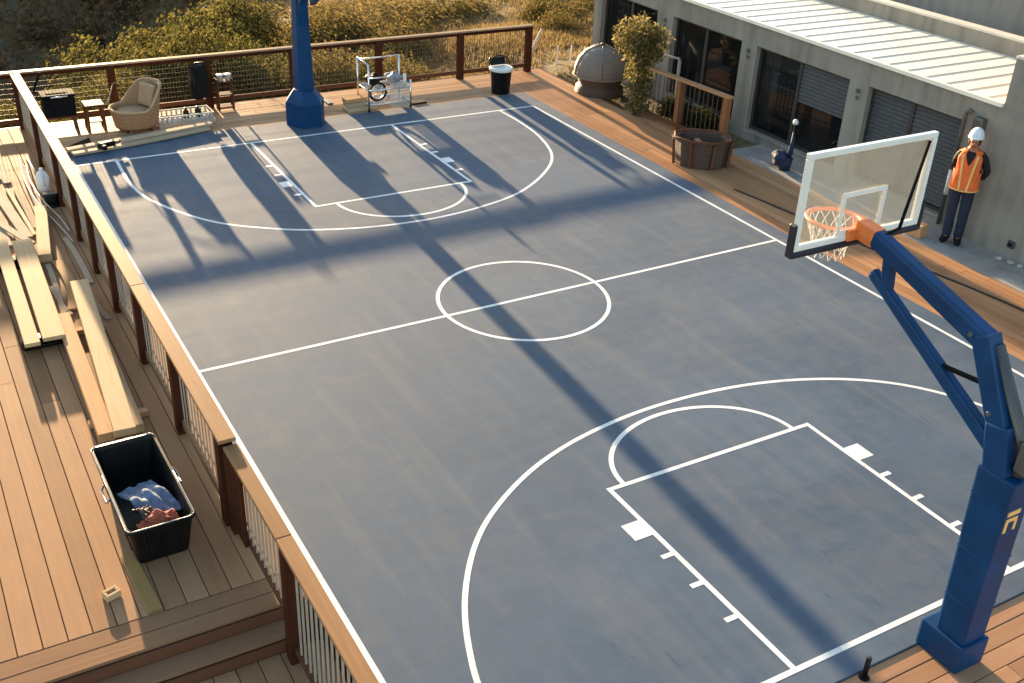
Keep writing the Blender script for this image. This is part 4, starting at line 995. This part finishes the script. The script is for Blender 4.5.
# planks at the far edge of the court
GP = 'planks lying along the far edge of the court'
plank('plank', (.0, 14.62, D0+.02), (2.55, 15.10, D0+.02), .15, .045, M['timber_x'], 'pale grey plank lying behind the others along the far left court edge', 'plank', GP)
plank('plank', (.05, 14.38, .012), (2.50, 14.86, .012), .14, .045, M['timber_x'], 'front pale plank on the far left court edge, touching the blue surface', 'plank', GP, bow=.05)
plank('plank', (.9, 14.62, D0+.07), (2.58, 14.98, D0+.07), .13, .04, M['timber_x'], 'short pale plank lying on top of two longer planks at the far left', 'plank', GP)
o = plank('plank', (1.7, 15.30, D0), (2.72, 15.28, D0), .16, .06, M['timber_x'], 'stubby brown plank just in front of the white slatted crate', 'plank', GP)
t = thing('power_drill', 'black power tool lying on the planks at the far left court edge', 'tool', (.62, 14.42, .065), R(20))
MB().box((0, 0, .05), (.30, .09, .09), bev=.025, seg=2).build('motor', M['black'], t); MB().box((-.10, -.07, .045), (.07, .16, .08), bev=.02, seg=2).build('handle', M['black'], t); MB().tube([(.15, 0, .05), (.26, 0, .05)], .016, 8).build('bit', M['steel'], t)
b = MB(); b.prism([(-.22, -.05), (.16, -.12), (.20, .14)], 0, .03); o = b.build('roofing_scrap', M['black_matt']); o.location = (.28, 14.95, D0); o.rotation_euler = (.18, 0, .1); tag(o, 'flat black triangular scrap on the deck behind the far left planks', 'scrap')

# chrome cart and planks to its left
t = thing('wire_cart', 'chrome wire cart loaded with tools by the far railing, right of the blue pole', 'cart', (6.0, 15.0, DZ))
b = MB(); X0, X1, Y0, Y1 = -.42, .46, -.26, .28
for (x, y, hgt) in ((X0, Y0, .92), (X0, Y1, .95), (X1, Y0, .55), (X1, Y1, .90)): b.tube([(x, y, .04), (x, y, hgt)], .019, 8)
for z in (.14, .42): b.tube([(X0, Y0, z), (X1, Y0, z), (X1, Y1, z), (X0, Y1, z)], .013, 6, True)
b.tube([(X0, Y0, .92), (X0, Y1, .95)], .016, 6); b.tube([(X0, Y1, .90), (X1, Y1, .90)], .016, 6); b.tube([(X0, Y0, .66), (.05, Y0, .66)], .012, 6)
fr = b.build('frame', M['chrome'], t)
b = MB()
for k in range(12): b.tube([(X0, Y0+.045*k, .14), (X1, Y0+.045*k, .14)], .005, 4); b.tube([(X0, Y0+.045*k, .42), (X1, Y0+.045*k, .42)], .005, 4)
b.build('wire_shelf', M['chrome'], t)
MB().ext(.02, X1-.02, Y0-.012, Y0-.006, .05, .54).build('clear_panel', M['clear'], t)
for (x, y) in ((X0, Y0), (X0, Y1), (X1, Y0), (X1, Y1)): MB().tube([(x-.012, y, .035), (x+.012, y, .035)], .034, 12).build('caster', M['black_matt'], t)
t = thing('spoked_wheel', 'small spoked wheel leaning inside the chrome cart', 'wheel', (5.82, 14.86, .15))
wv = [(.17*math.cos(k*math.pi/16), 0, .19+.17*math.sin(k*math.pi/16)) for k in range(32)]
MB().tube(wv, .02, 8, True).build('tyre', M['black_matt'], t)
b = MB(); b.tube([(.14*math.cos(k*math.pi/16), 0, .19+.14*math.sin(k*math.pi/16)) for k in range(32)], .009, 6, True)
for k in range(8): b.tube([(0, 0, .19), (.14*math.cos(k*math.pi/4), 0, .19+.14*math.sin(k*math.pi/4))], .005, 5)
b.build('rim', M['chrome'], t)
b = MB(); bm = bmesh.new(); bmesh.ops.create_icosphere(bm, subdivisions=3, radius=.15)
for v in bm.verts: v.co *= 1+.2*math.sin(v.co.x*28)*math.cos(v.co.y*24)+.1*math.sin(v.co.z*40); v.co.z *= .75
b._merge(bm); o = b.build('tool_bag', M['black_matt']); o.location = (5.84, 15.12, .53); tag(o, 'crumpled dark tool bag on the upper shelf of the chrome cart, left side', 'bag')
b = MB(); bm = bmesh.new(); bmesh.ops.create_icosphere(bm, subdivisions=3, radius=.15)
for v in bm.verts: v.co *= 1+.2*math.sin(v.co.x*25+1)*math.cos(v.co.y*29)+.12*math.sin(v.co.z*36); v.co.z *= .8
b._merge(bm); o = b.build('plastic_bag', M['greybag']); o.location = (6.22, 15.02, .54); tag(o, 'pale grey plastic bag on the upper shelf of the chrome cart, right side', 'bag')
t = thing('spray_can', 'orange capped can standing at the right corner of the chrome cart', 'can', (6.38, 14.84, .412))
MB().lathe([(.034, .0), (.036, .02), (.036, .22), (.02, .25)], n=14).build('can', M['white_pl'], t); MB().lathe([(.026, .25), (.028, .31), (0, .315)], n=14).build('cap', M['orange'], t)
GS = 'short boards stacked left of the chrome cart'
for k, (dx, dy, L_) in enumerate(((0, 0, .62), (.03, .05, .55), (.02, .09, .46))):
    z = D0+.075*k
    plank('board', (5.18+dx, 14.98+dy, z), (5.18+dx+L_, 15.02+dy, z), .26-.03*k, .072, M['timber_x' if k < 2 else 'timber_o'], ('lowest board of the short stack left of the chrome cart', 'middle board of the short stack left of the chrome cart', 'top board of the short stack left of the chrome cart')[k], 'board', GS)
o = MB().prism([(-.16, -.12), (.16, -.10), (.14, .12), (-.15, .10)], 0, .035).build('black_mat', M['black_matt']); o.location = (6.72, 14.98, D0); tag(o, 'small black mat on the deck right of the chrome cart', 'mat')

# ------------------------------------------------------------------ left deck: timber, crate, scraps
GB_ = 'timbers stacked on the left deck'
# stack B (three timbers ending at the crate) carried by two bearers
for k, (y, lab) in enumerate(((6.0, 'short bearer block under the three timbers, end near the black crate'), (8.1, 'short bearer block under the three timbers, end away from the crate'))):
    o = MB().box((0, 0, .03), (.60, .09, .06), bev=.004).build('bearer_block', M['timber_o']); o.location = (-1.0, y, D0); tag(o, lab, 'block', 'bearers under the timbers')
plank('timber', (-1.13, 8.40, D0+.062), (-1.19, 5.56, D0+.062), .17, .10, M['timber_o'], 'orange brown timber, left one of the pair beneath the wide top timber near the crate', 'timber', GB_)
plank('timber', (-.82, 7.95, D0+.062), (-.88, 5.58, D0+.062), .12, .10, M['timber'], 'narrow pale timber on the railing side, partly under the wide top timber', 'timber', GB_)
plank('timber', (-.80, 9.05, D0+.166), (-1.03, 5.42, D0+.166), .215, .085, M['timber'], 'wide pale timber lying on top of the stack whose end touches the black crate', 'timber', GB_)
# stack A
for k, (y, lab) in enumerate(((7.98, 'black plastic spacer under the front ends of the two long pale planks'), (10.3, 'black plastic spacer under the rear ends of the two long pale planks'))):
    b = MB(); b.box((0, 0, .07), (.52, .16, .14), bev=.02); b.tube([(-.2, -.09, .10), (-.1, -.11, .05), (.1, -.1, .07), (.2, -.09, .04)], .018, 6)
    o = b.build('plastic_spacer', M['black']); o.location = (-1.40, y, D0); tag(o, lab, 'spacer', 'spacers under the pale planks')
plank('timber', (-1.24, 10.75, D0+.143), (-1.315, 7.78, D0+.143), .25, .05, M['timber'], 'long pale plank with a dark spacer below its end, right one of the two', 'timber', GB_)
plank('timber', (-1.50, 10.9, D0+.143), (-1.56, 7.72, D0+.143), .17, .05, M['timber'], 'long pale plank left of the one with the spacer, nearest the left picture edge', 'timber', GB_)
plank('timber', (-.80, 12.1, D0), (-1.03, 10.3, D0), .17, .12, M['timber'], 'short thick timber with dark shaded end lying behind the stacks by the rail', 'timber', GB_)
plank('timber', (-.90, 10.25, D0), (-.96, 8.72, D0), .14, .03, M['timber_o'], 'thin curved orange board on the deck between the two timber stacks', 'timber', GB_, bow=-.07)
fan = [((-1.30, 13.4), (-1.12, 11.2), .15, 'timber_g'), ((-1.12, 13.2), (-1.02, 11.25), .06, 'timber'), ((-1.02, 13.1), (-.98, 11.5), .05, 'timber_g'), ((-1.50, 13.6), (-1.42, 11.0), .16, 'timber_g'), ((-1.72, 13.2), (-1.66, 10.8), .15, 'timber')]
labs = ['middle wide pale board of the loose fan at the left picture edge', 'thin pale batten just right of the wide board in the loose fan', 'thinnest pale batten of the loose fan, nearest the short thick timber', 'wide pale board second from the left edge in the loose fan', 'pale board of the loose fan furthest to the left']
for k, (p, q, w_, mt) in enumerate(fan):
    plank('loose_board', (*p, D0), (*q, D0), w_, .03, M[mt], labs[k], 'board', 'loose boards fanned out on the left deck')
labs2 = ['thin weathered grey board lying askew across the loose fan', 'thin grey board beside the long pale planks on the right', 'narrow grey batten between the two long pale planks and the orange board', 'grey board at the top of the fan near the far railing', 'second grey board at the top of the fan, slightly turned', 'thin split board lying against the railing foot by the short timber', 'short dark offcut on the deck right of the wide top timber']
sp = [((-1.62, 12.6, .032), (-1.10, 10.9, .033), .11), ((-1.02, 10.2, 0), (-1.13, 8.1, 0), .07), ((-1.10, 9.5, .001), (-1.00, 8.6, .001), .045), ((-1.28, 15.3, 0), (-1.20, 13.7, 0), .14), ((-1.05, 15.0, 0), (-1.08, 13.5, 0), .12), ((-.66, 11.0, 0), (-.62, 9.4, 0), .08), ((-.68, 8.9, 0), (-.62, 8.3, 0), .07)]
for k, (p, q, w_) in enumerate(sp):
    plank('loose_board', (p[0], p[1], D0+p[2]), (q[0], q[1], D0+q[2]), w_, .022, M['timber_g'], labs2[k], 'board', 'loose boards fanned out on the left deck', bow=.02*(-1)**k)
# cables and sack by the railing
for k, (pts, lab) in enumerate((([(-.75, 14.6, 0), (-.83, 13.4, .02), (-.80, 12.3, .05), (-.66, 11.4, .02), (-.58, 10.8, 0)], 'pale plastic strip curving along the railing foot, long outer one'), ([(-.70, 14.2, 0), (-.76, 13.3, .03), (-.72, 12.4, .06), (-.60, 11.7, .02), (-.56, 11.2, 0)], 'pale plastic strip curving along the railing foot, inner one next to the posts'), ([(-.64, 14.6, 0), (-.66, 13.8, .12), (-.62, 13.2, .06), (-.60, 12.7, 0)], 'short pale loop of strip by the railing foot near the white sack'))):
    pp = catmull([Vector(p) for p in pts], 8); o = MB().tube([(p.x, p.y, D0+.014+max(0, p.z)) for p in pp], .013, 6).build('plastic_strip', M['cable']); tag(o, lab, 'strip', 'strips along the railing foot')
t = thing('white_jug', 'white plastic jug standing at the foot of the railing among the strips', 'jug', (-.62, 12.95, D0))
MB().lathe([(.10, 0), (.12, .03), (.12, .24), (.08, .31), (.035, .34), (.035, .38), (0, .38)], n=20, sx=.8).build('body', M['white_pl'], t); MB().tube([(.0, -.06, .33), (.0, -.13, .30), (0, -.14, .18), (0, -.11, .14)], .014, 8).build('handle', M['white_pl'], t)
t = thing('cable_drum', 'small black cable drum by the railing foot in front of the white jug', 'drum', (-.60, 12.35, D0))
MB().lathe([(.13, 0), (.13, .03), (.07, .035), (.07, .15), (.13, .155), (.13, .185), (.03, .186)], n=20).build('spool', M['black'], t); MB().lathe([(.072, .04), (.105, .05), (.105, .14), (.072, .15)], n=20).build('cable', M['black_matt'], t)
# crate
t = thing('black_crate', 'open black plastic crate with a pale modelled highlight along its rim on the left deck', 'crate', (-1.125, 4.25, D0), R(1))
def crate():
    b = bmesh.new(); lv = [(.225, .62, 0), (.232, .64, .05), (.28, .70, .40), (.30, .72, .405), (.30, .72, .43), (.275, .695, .435), (.262, .68, .40), (.212, .60, .03)]
    rings = []
    for (a, c, z) in lv:
        r_ = .06; pts = []
        for (sx, sy, a0) in ((1, 1, 0), (-1, 1, 90), (-1, -1, 180), (1, -1, 270)):
            for k in range(5):
                an = R(a0+k*22.5); pts.append(b.verts.new((sx*(a-r_)+r_*math.cos(an), sy*(c-r_)+r_*math.sin(an), z)))
        rings.append(pts)
    n = len(rings[0])
    for A, B in zip(rings, rings[1:]):
        for k in range(n): b.faces.new((A[k], A[(k+1) % n], B[(k+1) % n], B[k]))
    b.faces.new(list(reversed(rings[0]))); b.faces.new(rings[-1]); return b
cb = MB(); cb._merge(crate()); 

for sg in (-1, 1):
    for k in range(6): cb.bar((sg*.232, -.45+.18*k, .04), (sg*.284, -.50+.20*k, .395), .018, .012)
    for k in range(3): cb.bar((-.13+.13*k, sg*.637, .04), (-.16+.16*k, sg*.704, .395), .018, .012)
cb.build('tub', M['black'], t)
def rim_path(a, c, z, r_=.06, jit=.0):
    pts = []
    for (sx, sy, a0) in ((1, 1, 0), (-1, 1, 90), (-1, -1, 180), (1, -1, 270)):
        for k in range(5):
            an = R(a0+k*22.5); pts.append((sx*(a-r_)+r_*math.cos(an)+rnd.uniform(-jit, jit), sy*(c-r_)+r_*math.sin(an)+rnd.uniform(-jit, jit), z+rnd.uniform(-jit, jit)))
    return pts
rp = rim_path(.292, .712, .436, jit=.004); rp = [Vector(rp[k]).lerp(Vector(rp[(k+1) % len(rp)]), f_/6) for k in range(len(rp)) for f_ in range(6)]
b = MB(); k = 0
while k < len(rp)-3:
    m_ = rnd.randint(4, 13); sg = rp[k:k+m_]
    if len(sg) > 2: b.tube([p+Vector((rnd.uniform(-.002, .002), rnd.uniform(-.002, .002), 0)) for p in sg], rnd.uniform(.0035, .006), 5)
    k += m_-1
b.build('rim_highlight', M['greybag'], t)  # highlight on the rim edge, built as a pale uneven line
for s in (-1, 1): MB().tube([(s*.305, -.12, .39), (s*.335, -.10, .36), (s*.335, .10, .36), (s*.305, .12, .39)], .011, 6).build('handle', M['greybag'], t)
def cloth(name, mat, cx_, cy_, sx, sy, zf, seed, label, cat):
    b = bmesh.new(); nx, ny = 22, 22; g = []
    for j in range(ny+1):
        row = []
        for i in range(nx+1):
            u, v = i/nx-.5, j/ny-.5; row.append(b.verts.new((u*sx, v*sy, zf(u, v)+.03*fbm(u*6+seed, v*6)*2+.012*math.sin(u*18+v*7+seed))))
        g.append(row)
    for j in range(ny):
        for i in range(nx): f = b.faces.new((g[j][i], g[j][i+1], g[j+1][i+1], g[j+1][i])); f.smooth = True
    mm = MB(); mm._merge(b); o = mm.build(name, mat); o.location = (cx_, cy_, D0); s = o.modifiers.new('th', 'SOLIDIFY'); s.thickness = .012
    for p in o.data.polygons: p.use_smooth = True
    return tag(o, label, cat)
o = cloth('folded_jeans', M['denim'], -1.10, 4.16, .34, .62, lambda u, v: .34-.10*u*u-.22*max(0, v)**1.2+.02*math.cos(v*8), 1, 'folded blue denim lying inside the black crate', 'jeans'); o.rotation_euler = (R(4), 0, R(14))
o = cloth('mesh_cloth', M['redcloth'], -1.08, 3.76, .34, .20, lambda u, v: .37-.3*v*v+.03*math.cos(u*7), 5, 'orange red mesh cloth at the near end of the black crate', 'cloth'); o.rotation_euler = (0, R(-6), R(4))
o = cloth('dark_liner', M['wicker_dark'], -1.25, 3.84, .12, .22, lambda u, v: .38-.2*v*v, 8, 'brown rag hanging over the near left corner inside the crate', 'rag'); o.rotation_euler = (0, R(12), R(20))
t = thing('wood_block', 'small pale wooden block with a hollow on the deck below the crate', 'block', (-1.63, 3.33, D0), R(18))
b = MB(); b.box((0, -.035, .03), (.13, .03, .06), bev=.004); b.box((0, .035, .03), (.13, .03, .06), bev=.004); b.box((-.052, 0, .03), (.026, .04, .06), bev=.003); b.box((.052, 0, .03), (.026, .04, .06), bev=.003); b.build('frame', M['timber'], t); MB().box((0, 0, .012), (.078, .04, .02)).build('floor', M['timber_o'], t)
plank('plank', (-1.40, 3.78, D0), (-1.35, 2.98, D0), .125, .02, M['yellowboard'], 'short yellowish mossy board on the deck in front of the crate', 'plank')
